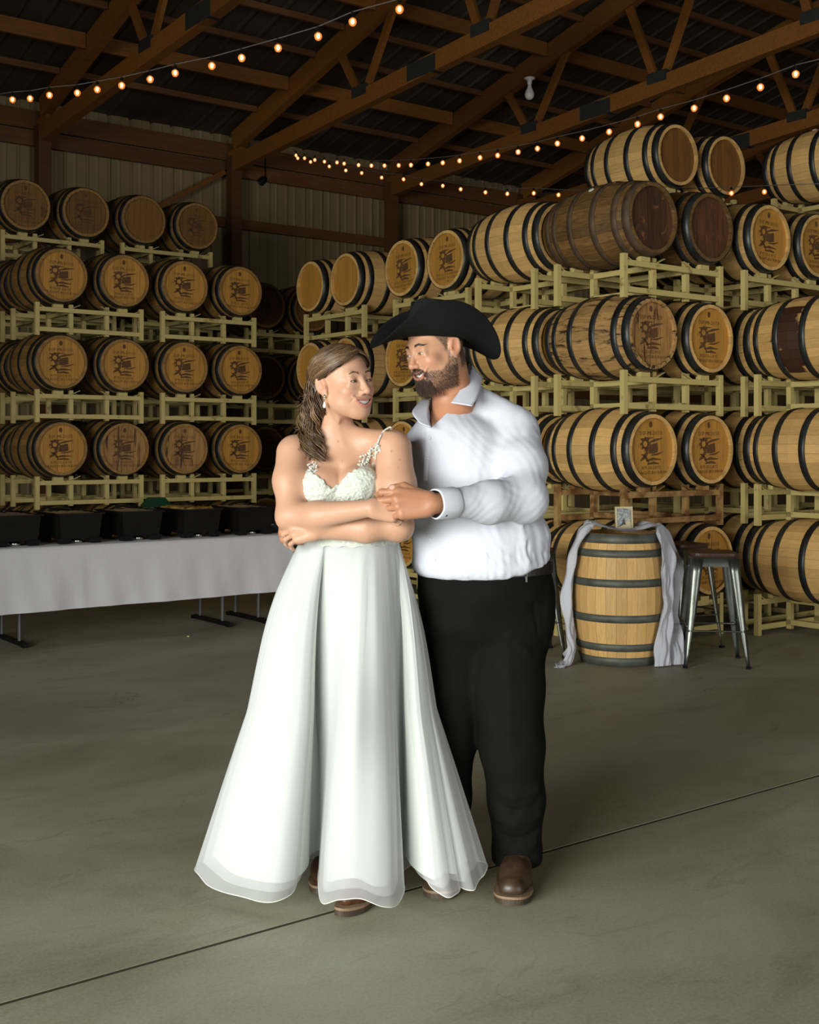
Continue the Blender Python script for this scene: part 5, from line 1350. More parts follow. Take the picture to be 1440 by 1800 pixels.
m = MB(); m.tube([p - BB for p in edge] + [edge[0] - BB], 0.0016, 5, cap=False)
hem_o = link('hem_cord', m.mesh('hem_cord', M_hemline, True), gown)
m = MB(); n = 90                                       # lace band at the waist
wz = np.random.default_rng(6).normal(size=(90, 4)) * 0.0012
vs = [(WC[0] + (0.1625 + wz[k, j]) * math.cos(2 * PI * k / n) - BB[0], WC[1] + (0.1305 + wz[k, j]) * math.sin(2 * PI * k / n) - BB[1], WC[2] + z + 0.003 * math.sin(k * 1.3 + j)) for k in range(n) for j, z in enumerate((0.022, 0.010, -0.004, -0.018))]
m.add(vs, [(k * 4 + j, ((k + 1) % n) * 4 + j, ((k + 1) % n) * 4 + j + 1, k * 4 + j + 1) for k in range(n) for j in range(3)])
link('waistband', m.mesh('waistband', M_lace, True), gown)

# ---------------------------------------------------------------- boots
def leather(name, col, dark):
    m, nt, b = mat_new(name); v = obj_vec(nt, False); a = noise(nt, v, 22, 5, 0.65)
    nt.links.new(ramp(nt, a, [(0.32, dark), (0.68, col)]), b.inputs['Base Color']); b.inputs['Roughness'].default_value = 0.42
    bump(nt, b, noise(nt, v, 120, 4, 0.6), 0.25, 0.002); return m
def boot(parent, base, toe, heel, shaft, w, mat, sole_m, welt_m, shaft_r=0.055, square=0.0):
    toe = np.asarray(toe, float); heel = np.asarray(heel, float); d = toe - heel; L = np.linalg.norm(d[:2]); d = unit((d[0], d[1], 0)); sd = np.array((-d[1], d[0], 0)); up = np.array((0, 0, 1.0))
    S_ = SDF(); z0 = 0.026; h0 = np.array((heel[0], heel[1], 0.0)); q = lambda f, s, z: h0 + d * f * L + sd * s + up * z
    # vamp: instep falling to the toe
    S_.cap(q(0.10, 0, 0.065), q(0.30, 0, 0.085), w * 0.36, w * 0.42, 0.03).cap(q(0.30, 0, 0.085), q(0.62, 0, 0.052), w * 0.43, w * 0.46, 0.03)
    S_.cap(q(0.62, 0, 0.052), q(0.93 - w * 0.3 / L, 0, 0.045), w * 0.46, w * (0.24 + 0.08 * square), 0.03)
    if square: S_.cap(q(0.93 - w * 0.25 / L, -w * 0.14, 0.042), q(0.93 - w * 0.25 / L, w * 0.14, 0.042), w * 0.21, w * 0.21, 0.02)
    S_.chain([q(0.14, 0, 0.09), np.asarray(shaft, float)], [w * 0.45, shaft_r], 0.04)
    for t in (0.36, 0.42, 0.48): S_.ridge([q(t, -w * 0.5, 0.05), q(t + 0.03, 0, 0.13), q(t, w * 0.5, 0.05)], -0.0022, 0.006)
    S_.ridge([q(0.55, -w * 0.4, 0.06), q(0.66, 0, 0.09), q(0.55, w * 0.4, 0.06)], 0.0015, 0.004)
    S_.fn(lambda X: z0 - X[:, 2], 'i', 0.003)
    b = w * 0.62
    lo = np.minimum(np.minimum(toe, heel), shaft) - 0.09; hi = np.maximum(np.maximum(toe, heel), shaft) + 0.09; lo[2] = 0
    v, f = S_.mesh(lo, hi, 0.004); v = relax(v, f, 1, 0.4)
    o = link('boot', np_mesh('boot', v - base, f, mat), parent)
    # sole, welt and heel
    outl = []
    for a in np.linspace(0, 2 * PI, 40, endpoint=False):
        c, s = math.cos(a), math.sin(a); e = 0.75 if square else 1.0
        f_ = 0.5 + 0.5 * math.copysign(abs(c) ** (0.8 if not square or c < 0 else 0.62), c)
        wd = w * 0.5 * (0.72 + 0.36 * math.sin(min(1, f_ / 0.72) * PI / 2) - 0.16 * math.exp(-((f_ - 0.36) / 0.14) ** 2)) * (1.0 if f_ < 0.7 or square else 1 - 0.25 * (f_ - 0.7) / 0.3)
        outl.append((f_ * 1.015 - 0.005, math.copysign(abs(s) ** 0.8, s) * wd * 1.07))
    def slab(z0_, z1_, k, f_lo=-1, f_hi=2, mt=sole_m, nm='sole'):
        pts = [p for p in outl if f_lo <= p[0] <= f_hi]; n = len(pts); m = MB()
        m.add([tuple(q(f_, s * k, z0_ + (0.006 * max(0, (f_ - 0.75) / 0.25) ** 2)) - base) for f_, s in pts] + [tuple(q(f_, s * k, z1_ + (0.006 * max(0, (f_ - 0.75) / 0.25) ** 2)) - base) for f_, s in pts],
              [tuple(range(n - 1, -1, -1)), tuple(range(n, 2 * n))] + [(i, (i + 1) % n, n + (i + 1) % n, n + i) for i in range(n)])
        return link(nm, recalc(m.mesh(nm, mt)), o)
    slab(0.012, 0.020, 1.0); slab(0.020, 0.028, 1.02, mt=welt_m, nm='welt'); slab(0.001, 0.013, 0.95, f_hi=0.27, nm='heel'); slab(0.002, 0.012, 0.98, f_lo=0.48, nm='fore_sole')
    return o
M_boot_b = leather('russet_leather', (0.115, 0.042, 0.018), (0.045, 0.017, 0.008)); M_sole = simple('sole_leather', (0.05, 0.032, 0.018), 0.55); M_welt = simple('welt', (0.23, 0.15, 0.09), 0.6)
boot(bride, BB, PV(588, 1612, 0) * 0 + np.array((-0.222, 3.745, 0)), (-0.10, 3.965, 0), (-0.115, 3.95, 0.26), 0.088, M_boot_b, M_sole, M_welt, 0.05)
boot(bride, BB, (-0.30, 3.93, 0), (-0.27, 4.19, 0), (-0.275, 4.165, 0.26), 0.088, M_boot_b, M_sole, M_welt, 0.05)
# ---------------------------------------------------------------- the groom
GB = np.array((0.20, 4.08, 0.0))
groom = thing('person', 'bearded man in a black cowboy hat, white shirt and black trousers, holding her hands', 'person', V2B(GB), (0, 0, -YAW))
gf = Frame(PV(765, 612, 4.10), math.radians(-53), math.radians(15), math.radians(-4), 1.07)
SG = SDF(); g_line = face(SG, gf, True)
gb = PV(806, 742, 4.17)
SG.cap(gf.p(0.0, -0.03, -0.05), gb, 0.067, 0.072, 0.035)
SG.fell(gf, (0, 0.015, -0.105), (0.055, 0.06, 0.035), 0.035)              # full under-chin
SG.ell(PV(832, 850, 4.15), (0.205, 0.16, 0.20), k=0.05).ell(PV(800, 790, 4.12), (0.13, 0.12, 0.11), k=0.05).ell(PV(845, 960, 4.13), (0.205, 0.165, 0.14), k=0.05)
SG.cap(PV(792, 722, 4.13), PV(776, 775, 4.10), 0.062, 0.07, 0.03)
GLS, GLE, GLW = PV(908, 768, 4.13), PV(920, 876, 3.93), PV(760, 886, 3.70)
SG.chain([GLS, GLE, GLW], [0.066, 0.052, 0.032], 0.03)
GRS, GRE, GRW = PV(748, 790, 4.24), PV(605, 905, 4.24), PV(511, 930, 4.02)
SG.chain([GRS, GRE, GRW], [0.064, 0.050, 0.033], 0.03)
nails_g = []
hand(SG, GLW, (-1.0, -0.02, 0.02), (-0.05, -0.93, 0.36), (0.05, 0.3, 0.95), 1.20, ((16, 55, 35), (26, 62, 38), (34, 66, 40), (42, 68, 40)), ((0.90, 0.34, -0.16), (0.98, -0.16, 0.0)), thick=1.04, nails=nails_g)
hand(SG, GRW, (-0.12, -1.0, 0.03), (-0.95, 0.12, 0.2), (0.1, 0.05, 1.0), 1.05, ((62, 45, 20), (66, 48, 22), (68, 50, 24), (70, 52, 26)), ((0.7, 0.5, 0.5), (0.6, 0.1, 0.8)), thick=1.05)
for hx, kx_, ax_ in (((890, 1100, 4.12), (900, 1300, 4.06), (905, 1530, 4.07)), ((798, 1100, 4.14), (798, 1290, 4.10), (783, 1520, 4.10))):
    SG.chain([PV(*hx), PV(*kx_), PV(*ax_)], [0.095, 0.065, 0.045], 0.04)
pg = [SG.mesh(gf.c - np.array((0.18, 0.18, 0.165)), gf.c + np.array((0.18, 0.18, 0.16)), 0.0020)]
zg = gf.c[2] - 0.162
pg.append(SG.mesh((-0.1, 3.88, 1.40), (0.5, 4.4, zg), 0.0032))
pg.append(SG.mesh((-0.14, 3.52, 1.18), (0.12, 3.80, 1.38), 0.0026))                 # left hand
pg.append(SG.mesh((-0.52, 3.80, 1.06), (-0.28, 4.08, 1.32), 0.0028))               # right hand
gv, gq = join_pieces(pg)
SKG = (0.47, 0.245, 0.145)
cols, L = skin_cols(gv, gf, SKG, g_line, True, lip=(0.42, 0.15, 0.13), blush=(0.60, 0.24, 0.16))
hd = np.linalg.norm(L, axis=1) < 0.24; hm = hd & (gv[:, 2] > 1.5)
hands_m = gv[:, 2] < 1.40
cols[hands_m] = cols[hands_m] * np.array((0.86, 0.78, 0.72))
for p, r in nails_g: m = np.linalg.norm(gv - p, axis=1) < r; cols[m] = (0.62, 0.36, 0.27)
cols[hm & (L[:, 2] < -0.10)] *= np.array((1.0, 0.88, 0.82))
# beard, moustache, sideburns and cropped hair: where hair grows
def beard_w(l):
    ax = np.abs(l[:, 0]); y, z = l[:, 1], l[:, 2]
    edge = np.interp(y, (-0.03, 0.0, 0.02, 0.045, 0.075, 0.11), (0.03, 0.0, -0.045, -0.066, -0.062, -0.056))   # upper edge on the cheek
    w = sstep(edge - z, -0.003, 0.008) * sstep(y, -0.020, -0.006)
    w *= 1 - sstep(-z - 0.128, -0.006, 0.012)
    mo = np.sqrt((ax / 0.036) ** 2 + ((z + 0.0555 + 0.25 * np.maximum(ax - 0.014, 0)) / 0.0085) ** 2)         # moustache
    w = np.maximum(w, (1 - sstep(mo, 0.8, 1.1)) * (y > 0.06))
    w *= np.where((y > 0.075) & (ax < 0.017) & (z > -0.064) & (z < -0.060), 0.6, 1)
    dl = np.min(np.stack([_cap(l, np.array(a), np.array(b), 0, 0) for a, b in zip(g_line['lw'][:-1], g_line['lw'][1:])]), 0)
    du = np.min(np.stack([_cap(l, np.array(a), np.array(b), 0, 0) for a, b in zip(g_line['up'][:-1], g_line['up'][1:])]), 0)
    lipm = (1 - sstep(dl, 0.0050, 0.0075)) * (ax < 0.027); lipu = (1 - sstep(du, 0.0026, 0.0045)) * (ax < 0.026)
    mouth = (ax < 0.033) & (z < -0.058) & (z > -0.084) & (y < 0.0900) & (y > 0.06) & (dl > 0.004) & (du > 0.003) & (ax < 0.028)
    w = w * (1 - np.maximum(lipm, lipu)); w = np.where(mouth, 0, w)
    return w
def goatee_w(l):                                       # darker ring round the mouth and on the chin
    ax = np.abs(l[:, 0]); y, z = l[:, 1], l[:, 2]
    return (1 - sstep(ax, 0.030, 0.044)) * (y > 0.045)
def scalp_w(l):
    ax = np.abs(l[:, 0]); y, z = l[:, 1], l[:, 2]
    front = np.interp(z, (-0.05, 0.0, 0.03, 0.06, 0.09), (0.008, 0.016, 0.034, 0.055, 0.07))
    w = (1 - sstep(y - front, -0.004, 0.006)) * sstep(z, -0.085 - 0.0, -0.06) * np.where(z < -0.01, 1 - sstep(y, -0.035, -0.022) * (1 - sstep(z, -0.03, 0.0)) * 1.0, 1)
    ear = np.sqrt(((ax - 0.080) / 0.012) ** 2 + ((y + 0.014) / 0.024) ** 2 + ((z + 0.008) / 0.036) ** 2)
    return w * (ear > 1.15) * (ax < 0.083)
lw_ = L[hm]; bw = beard_w(lw_); gw = goatee_w(lw_); sw = scalp_w(lw_) * (1 - bw)
nz_ = 0.5 + 0.5 * np.sin(lw_[:, 0] * 900 + 3 * np.sin(lw_[:, 2] * 500)) * np.sin(lw_[:, 2] * 800 + 2 * np.sin(lw_[:, 1] * 600))
ear_free = np.sqrt(((np.abs(lw_[:, 0]) - 0.082) / 0.012) ** 2 + ((lw_[:, 1] + 0.014) / 0.022) ** 2 + ((lw_[:, 2] + 0.010) / 0.036) ** 2) > 1.0
bw = bw * ear_free
c = cols[hm]
c = c + (np.array((0.10, 0.055, 0.035)) - c) * (bw * (0.62 + 0.30 * gw) * (0.75 + 0.25 * nz_))[:, None]
c = c + (np.array((0.085, 0.05, 0.028)) - c) * (sw * 0.80)[:, None]
cols[hm] = c
link('body', np_mesh('body', gv - GB, gq, M_skin, cols), groom)
face_parts(gf, g_line, groom, GB, gaze=(-0.15, 1, -0.25))
sfg = surf_fn(SG, gf); rg = np.random.default_rng(31)
M_hair_d = simple('dark_hair', (0.035, 0.021, 0.014), 0.55, var=0.3)
link('eyebrows', strands(shift(brow_lists(gf, True, rg, sfg), GB), 0.0009, 'eyebrows', M_hair_d, 3), groom)['kind'] = 'stuff'
link('eyelashes', strands(shift(lash_lists(gf, sfg, 0.0023), GB), 0.0009, 'eyelashes', M_lash, 4), groom)['kind'] = 'stuff'
# short hairs
hidx = np.nonzero(hm)[0]; hvn = vnormals(gv, gq)
def hairs(w, count, length, dirf, rad, seed):
    r_ = np.random.default_rng(seed); out = []; p = w / max(w.sum(), 1e-9)
    for i in r_.choice(len(w), count, p=p):
        vi = hidx[i]; n = hvn[vi]; d = unit(n * 0.55 + dirf(lw_[i]) + r_.normal(size=3) * 0.18); l = length(lw_[i]) * r_.uniform(0.6, 1.15); b0 = gv[vi] - n * 0.0008
        out.append([b0 - GB, b0 + d * l * 0.5 - GB, b0 + (d * 0.92 + gf.d(0, -0.1, -1) * 0.3) * l - GB])
    return out
dn = lambda l: gf.d(0.4 * np.sign(l[0]) * (abs(l[0]) < 0.03) * (l[2] > -0.062), 0.10, -1.0)
bl = hairs(np.where(lw_[:, 0] > -0.06, bw, bw * 0.3), 4600, lambda l: 0.0052 + 0.011 * (abs(l[0]) < 0.040) * (l[2] < -0.086) + 0.002 * (abs(l[0]) < 0.036), dn, 0.0005, 1)
link('beard', strands(bl, 0.00045, 'beard', simple('beard_hair', (0.075, 0.042, 0.026), 0.6, var=0.3), 3), groom)['kind'] = 'stuff'
sl = hairs(sw, 2200, lambda l: 0.006, lambda l: gf.d(0.3 * np.sign(l[0]), -0.7, -0.5), 0.0005, 2)
link('cropped_hair', strands(sl, 0.0006, 'cropped_hair', simple('cropped_hair', (0.085, 0.05, 0.028), 0.6, var=0.3), 3), groom)['kind'] = 'stuff'

# ---------------------------------------------------------------- hat
def felt():
    m, nt, b = mat_new('black_felt'); v = obj_vec(nt, False); a = noise(nt, v, 240, 3, 0.6)
    nt.links.new(ramp(nt, a, [(0.3, (0.0045, 0.005, 0.005)), (0.7, (0.009, 0.010, 0.0095))]), b.inputs['Base Color']); b.inputs['Roughness'].default_value = 0.9
    b.inputs['Specular IOR Level'].default_value = 0.15; bump(nt, b, a, 0.15, 0.001); return m
M_felt = felt()
ht = Frame(PV(767, 597, 4.105), math.radians(-66), math.radians(-3), math.radians(-2), 1.0)
hat = bpy.data.objects.new('cowboy_hat', None); COL.objects.link(hat); hat.parent = groom; hat.location = ht.c - GB
def hp(s, f, u): return (ht.p(s, f, u) - ht.c)
m = MB(); nu = 96; ri = (0.085, 0.107); ro = (0.185, 0.232)
def brim_pt(a, q):                                     # a round, q 0 inner .. 1 outer
    c, s = math.cos(a), math.sin(a)
    f = (ri[1] + (ro[1] - ri[1]) * q) * c; sd = (ri[0] + (ro[0] - ri[0]) * q) * s
    side = abs(s) ** 2.2
    up = 0.118 * side * q ** 1.5; pull = 1 - 0.30 * side * q ** 2
    dip = -0.046 * (abs(c) ** 3) * q ** 1.4
    return (sd * pull, f, up + dip - 0.002)
vs = []; ks = np.linspace(0, 1, 12)
prof = [(q, 1) for q in ks] + [(1.008, 0)] + [(q, -1) for q in ks[::-1]]
for i in range(nu):
    a = 2 * PI * i / nu
    for q, sg in prof:
        p = np.array(brim_pt(a, min(q, 1.0))); p2 = np.array(brim_pt(a, min(q, 1.0) - 0.02))
        t = unit(p - p2); n_ = np.array((-t[2] * np.sign(p[0] + 1e-9) * abs(math.sin(a)), 0, 1.0)); n_ = unit(n_)
        if q > 1: p = p + t * 0.002
        vs.append(hp(*(p + n_ * 0.0016 * sg)))
k = len(prof); m.add(vs, [(i * k + j, ((i + 1) % nu) * k + j, ((i + 1) % nu) * k + j + 1, i * k + j + 1) for i in range(nu) for j in range(k - 1)])
link('brim', recalc(m.mesh('brim', M_felt, True)), hat)
m = MB(); vs = []; rows = 22
for j in range(rows + 1):
    t = j / rows
    for i in range(nu):
        a = 2 * PI * i / nu; c, s = math.cos(a), math.sin(a)
        if t < 0.68:
            q = t / 0.68; f, sd, u = (0.107 - 0.011 * q ** 1.5) * c, (0.086 - 0.013 * q ** 1.3) * s, 0.122 * q
            u *= (1 + 0.05 * c)
        else:
            q = (t - 0.68) / 0.32; e = math.cos(q * PI / 2) ** 0.75; f, sd = 0.096 * e * c, 0.073 * e * s; u = 0.122 * (1 + 0.05 * c * e) + 0.010 * math.sin(q * PI / 2)
        cre = 0.034 * math.exp(-(sd / 0.020) ** 2) * sstep(np.array(u), 0.09, 0.125) * (1 - 0.35 * (f / 0.1) ** 2)
        u -= float(cre)
        pin = math.exp(-((f - 0.075) / 0.035) ** 2) * math.exp(-((u - 0.095) / 0.035) ** 2); sd *= 1 - 0.33 * pin
        vs.append(hp(sd, f, u))
m.add(vs, [(j * nu + i, j * nu + (i + 1) % nu, (j + 1) * nu + (i + 1) % nu, (j + 1) * nu + i) for j in range(rows) for i in range(nu)])
link('crown', m.mesh('crown', M_felt, True), hat)
m = MB(); vs = []
for u, o_ in ((0.001, 0.0015), (0.002, 0.0035), (0.022, 0.0032), (0.023, 0.0012)):
    for i in range(64):
        a = 2 * PI * i / 64; q = u / 0.122; vs.append(hp((0.086 - 0.013 * q ** 1.3 + o_) * math.sin(a), (0.107 - 0.011 * q ** 1.5 + o_) * math.cos(a), u))
m.add(vs, [(j * 64 + i, j * 64 + (i + 1) % 64, (j + 1) * 64 + (i + 1) % 64, (j + 1) * 64 + i) for j in range(3) for i in range(64)])
link('hat_band', m.mesh('hat_band', simple('hat_band', (0.01, 0.01, 0.01), 0.5), True), hat)

# ---------------------------------------------------------------- shirt
SH = SDF(); c_ = SH.cap
SH.ell(PV(832, 850, 4.15), (0.222, 0.175, 0.215), k=0.05)
SH.ell(PV(800, 790, 4.13), (0.145, 0.130, 0.12), k=0.06)
SH.ell(PV(846, 945, 4.13), (0.240, 0.200, 0.150), k=0.07).ell(PV(846, 992, 4.12), (0.238, 0.200, 0.085), k=0.05)
SH.cap(PV(822, 698, 4.20), PV(908, 748, 4.15), 0.056, 0.066, 0.05).cap(PV(795, 738, 4.19), PV(748, 790, 4.24), 0.060, 0.064, 0.05).cap(PV(800, 735, 4.17), PV(780, 770, 4.10), 0.075, 0.085, 0.04)
SH.cap(PV(778, 738, 4.13), PV(742, 778, 4.17), 0.052, 0.060, 0.04)
em = GLE + np.array((0.0, 0.0, 0.0))
SH.chain([GLS, GLS * 0.5 + GLE * 0.5 + np.array((0.006, 0, 0)), em], [0.082, 0.082, 0.072], 0.035)
cu0 = GLW + (GLE - GLW) * 0.06; cu1 = GLW + (GLE - GLW) * 0.27
SH.chain([em, em * 0.6 + GLW * 0.4 + np.array((0, 0, -0.006)), cu1], [0.072, 0.066, 0.047], 0.03)
SH.chain([GRS, GRE, GRW + (GRE - GRW) * 0.12], [0.078, 0.062, 0.046], 0.03)
SH.ell(em + np.array((0.015, 0.01, -0.012)), 0.062, k=0.03)
# folds: pulled from the armpit, bunched at the elbow, hanging over the belt
def W(px, py, Y): return PV(px, py, Y)
rw = np.random.default_rng(12)
FD = [  # (polyline of (px, py, Y), amplitude, width)
    ([(862, 700, 4.06), (850, 790, 3.98), (838, 850, 3.97)], 0.006, 0.014), ([(885, 705, 4.06), (872, 770, 3.99), (852, 830, 3.97)], -0.005, 0.012), ([(905, 720, 4.05), (888, 790, 3.98)], 0.006, 0.013),
    ([(925, 735, 4.05), (905, 800, 3.99), (872, 850, 3.96)], -0.006, 0.013), ([(945, 770, 4.06), (930, 800, 4.0), (890, 838, 3.93)], 0.007, 0.013), ([(953, 800, 4.06), (935, 826, 3.98), (882, 850, 3.90)], -0.008, 0.012),
    ([(955, 830, 4.04), (930, 846, 3.94), (880, 862, 3.86)], 0.008, 0.013), ([(952, 850, 4.02), (925, 862, 3.90), (868, 872, 3.83)], -0.007, 0.010), ([(945, 880, 3.98), (915, 876, 3.87), (862, 886, 3.82)], 0.006, 0.011),
    ([(935, 905, 3.95), (900, 893, 3.87), (850, 897, 3.82)], -0.005, 0.010), ([(905, 850, 3.90), (880, 838, 3.88), (845, 832, 3.86)], 0.007, 0.011), ([(890, 858, 3.87), (850, 846, 3.83), (825, 850, 3.80)], -0.006, 0.009),
    ([(850, 868, 3.82), (825, 862, 3.78), (806, 868, 3.76)], 0.005, 0.008), ([(845, 880, 3.82), (820, 884, 3.77), (805, 892, 3.75)], -0.005, 0.007), ([(880, 905, 3.88), (840, 908, 3.82), (810, 905, 3.77)], 0.005, 0.009),
    ([(768, 745, 4.02), (772, 800, 3.98), (765, 900, 3.97)], 0.004, 0.012), ([(800, 760, 4.0), (806, 830, 3.97)], -0.004, 0.014), ([(830, 740, 4.02), (826, 800, 3.98)], 0.004, 0.014),
    ([(935, 900, 4.0), (948, 950, 3.99), (950, 990, 4.0)], -0.008, 0.014), ([(915, 915, 3.97), (930, 960, 3.95), (930, 995, 3.96)], 0.008, 0.014), ([(895, 915, 3.95), (905, 955, 3.93), (908, 1000, 3.93)], -0.007, 0.013),
    ([(870, 920, 3.94), (885, 960, 3.91), (885, 1008, 3.92)], 0.006, 0.013), ([(845, 925, 3.93), (860, 975, 3.90), (858, 1015, 3.91)], -0.004, 0.013), ([(770, 930, 3.95), (775, 980, 3.93), (790, 1018, 3.93)], -0.005, 0.012),
    ([(745, 960, 4.0), (755, 1000, 3.97), (775, 1020, 3.96)], 0.006, 0.010), ([(735, 985, 4.02), (745, 1010, 4.0)], -0.006, 0.009), ([(960, 880, 4.06), (962, 940, 4.06), (958, 985, 4.05)], 0.006, 0.012)]
for pl, a, w in FD:
    sl_ = pl[-1][2] < 3.93 or pl[0][0] > 900
    SH.ridge([W(*q) for q in pl], a * (0.62 if sl_ else 0.45), w * (1.05 if sl_ else 1.2))
for i in range(16):                                    # gathers along the belt line
    px = 735 + 14.5 * i + rw.uniform(-4, 4); y0 = 1020 - 24 * max(0, (px - 860) / 100) ** 1.3
    yy = 4.12 - 0.195 * math.sqrt(max(0.02, 1 - ((px - 845) / 122) ** 2))
    SH.ridge([W(px, y0 - rw.uniform(22, 55), yy), W(px + rw.uniform(-6, 6), y0 + 4, yy)], rw.choice((-1, 1)) * rw.uniform(0.0015, 0.0035), rw.uniform(0.005, 0.009))
SH.fn(lambda X: 0.0007 * np.sin(X[:, 0] * 70 + 9 * np.sin(X[:, 2] * 17)) * np.sin(X[:, 2] * 43 + 7 * np.sin(X[:, 0] * 21 + X[:, 1] * 13)), 'd', 1.0)
# bottom edge over the belt, open neck, cuff mouth
def bottom(X): 
    pxx = CX + X[:, 0] * F / 4.0
    return (CH + (HY - (1022 - 27 * np.maximum(0, (pxx - 868) / 95) ** 1.25)) * 4.0 / F + 0.004 * np.sin(X[:, 0] * 95)) - X[:, 2]
SH.fn(bottom, 'i', 0.014)
vdir = unit(PV(757, 750, 3.98) - PV(800, 690, 4.1))
SH.cap(gf.p(0, -0.02, -0.10), PV(802, 708, 4.165), 0.070, 0.071, 0.008, 's')
for px, py, hw in ((776, 708, 0.036), (772, 716, 0.031), (769, 724, 0.025), (766, 731, 0.019), (763, 737, 0.014), (760, 743, 0.0095), (758, 749, 0.005)):
    SH.cap(PV(px, py, 3.75), PV(px, py, 4.14), hw, hw, 0.003, 's')
dcu = unit(GLW - GLE)
SH.cap(GLW + dcu * 0.06, GLW - dcu * 0.025, 0.040, 0.040, 0.002, 's')
sv, sq = SH.mesh((-0.50, 3.55, 0.98), (0.56, 4.45, 1.70), 0.0042)
M_shirt = cloth_mat('shirt_cotton', (0.585, 0.595, 0.66), 0.10)
shirt = link('shirt', np_mesh('shirt', sv - GB, sq, M_shirt), groom)
# cuff
m = MB(); ax_ = unit(GLE - GLW); xa = unit(np.cross(ax_, (0, 0, 1))); ya = np.cross(ax_, xa); n = 40
rows = [(0.010, 0.0430), (0.010, 0.0465), (0.014, 0.0482), (0.060, 0.0500), (0.082, 0.0512), (0.086, 0.0496), (0.086, 0.044)]
vs = [GLW + ax_ * t + (xa * math.cos(2 * PI * k / n) + ya * math.sin(2 * PI * k / n)) * (r + 0.0009 * math.sin(5 * k / n * 6.28)) - GB for t, r in rows for k in range(n)]
m.add(vs, [(i * n + k, i * n + (k + 1) % n, (i + 1) * n + (k + 1) % n, (i + 1) * n + k) for i in range(len(rows) - 1) for k in range(n)])
cuff = link('cuff', recalc(m.mesh('cuff', M_shirt, True)), shirt)
def disc(nm, p, nrm, r, th, mat, parent):
    nrm = unit(nrm); R_ = Vector(nrm).to_track_quat('Z', 'Y').to_euler()
    return link(nm, MB().lathe([(0.0005, th), (r * 0.7, th), (r, th * 0.5), (r, 0.0)], 14).mesh(nm, mat, True), parent, loc=p - GB, rot=R_)
pb = GLW + ax_ * 0.052 + unit(np.array((0.0, -0.72, -0.70))) * 0.0500
disc('cuff_button', pb, (0, -0.72, -0.70), 0.0062, 0.003, M_black, shirt)
# collar: a stand round the back of the neck and two turned-down leaves
def ribbon(nm, inner, outer, th, mat, parent, nv=8, bulge=0.0):
    inner, outer = catmull(inner, 40), catmull(outer, 40); m = MB(); cen = np.array(gb)
    A = []
    for i in range(40):
        for j in range(nv):
            t = j / (nv - 1); p = inner[i] * (1 - t) + outer[i] * t; o_ = p - cen; o_[2] = 0; p = p + unit(o_) * bulge * math.sin(PI * t); A.append(p - GB)
    m.add(A, [(i * nv + j, i * nv + j + 1, (i + 1) * nv + j + 1, (i + 1) * nv + j) for i in range(39) for j in range(nv - 1)])
    o = link(nm, recalc(m.mesh(nm, mat, True)), parent); sm = o.modifiers.new('thickness', 'SOLIDIFY'); sm.thickness = th; sm.offset = 0; return o
back = [(757, 716, 4.10), (776, 690, 4.19), (805, 672, 4.255), (828, 655, 4.235), (836, 652, 4.19)]
ribbon('collar', [PV(829, 647, 4.215), PV(820, 667, 4.135), PV(807, 689, 4.075), PV(793, 708, 4.03)], [PV(847, 664, 4.215), PV(845, 682, 4.125), PV(839, 699, 4.055), PV(830, 714, 4.01)], 0.003, M_shirt, shirt, bulge=0.005)
ribbon('collar', [PV(757, 703, 4.16), PV(754, 716, 4.09), PV(754, 733, 4.03), PV(758, 751, 3.972)], [PV(742, 702, 4.17), PV(731, 714, 4.10), PV(725, 726, 4.04), PV(737, 743, 3.985)], 0.003, M_shirt, shirt, bulge=0.005)
ribbon('collar_stand', [PV(829, 647, 4.215), PV(826, 641, 4.26), PV(800, 655, 4.31), PV(768, 690, 4.24), PV(757, 703, 4.16)], [PV(847, 664, 4.215), PV(846, 668, 4.29), PV(800, 690, 4.34), PV(752, 712, 4.26), PV(742, 702, 4.17)], 0.003, M_shirt, shirt)
# front placket and buttons
def on_front(S_, px, py, off=0.0, Y0=3.7, Y1=4.1):
    x = (px - CX) / F; z = (HY - py) / F; ys = np.linspace(Y0, Y1, 260); X = np.stack((x * ys, ys, CH + z * ys), 1); d = S_.ev(X); i = int(np.argmax(d < 0)); return X[i] + np.array((0, -off, 0))
pl = [(757, 752), (755, 780), (752, 815), (750, 845)]
pp = catmull([on_front(SH, *q, off=0.0012, Y0=3.86) for q in pl], 26)
m = MB(); m.add([p + np.array((dx, dy, 0)) - GB for p in pp for dx, dy in ((-0.013, 0.0), (-0.0125, -0.0016), (0.0125, -0.0016), (0.013, 0.0))], [(i * 4 + j, i * 4 + j + 1, i * 4 + 5 + j, i * 4 + 4 + j) for i in range(25) for j in range(3)])
link('placket', recalc(m.mesh('placket', M_shirt, True)), shirt)
M_btn = simple('pearl_button', (0.55, 0.55, 0.58), 0.3)
for q in ((756, 770), (753, 806), (757, 948), (764, 985)): disc('button', on_front(SH, *q, off=0.0025, Y0=3.86), (0, -1, 0.1), 0.0052, 0.002, M_btn, shirt)

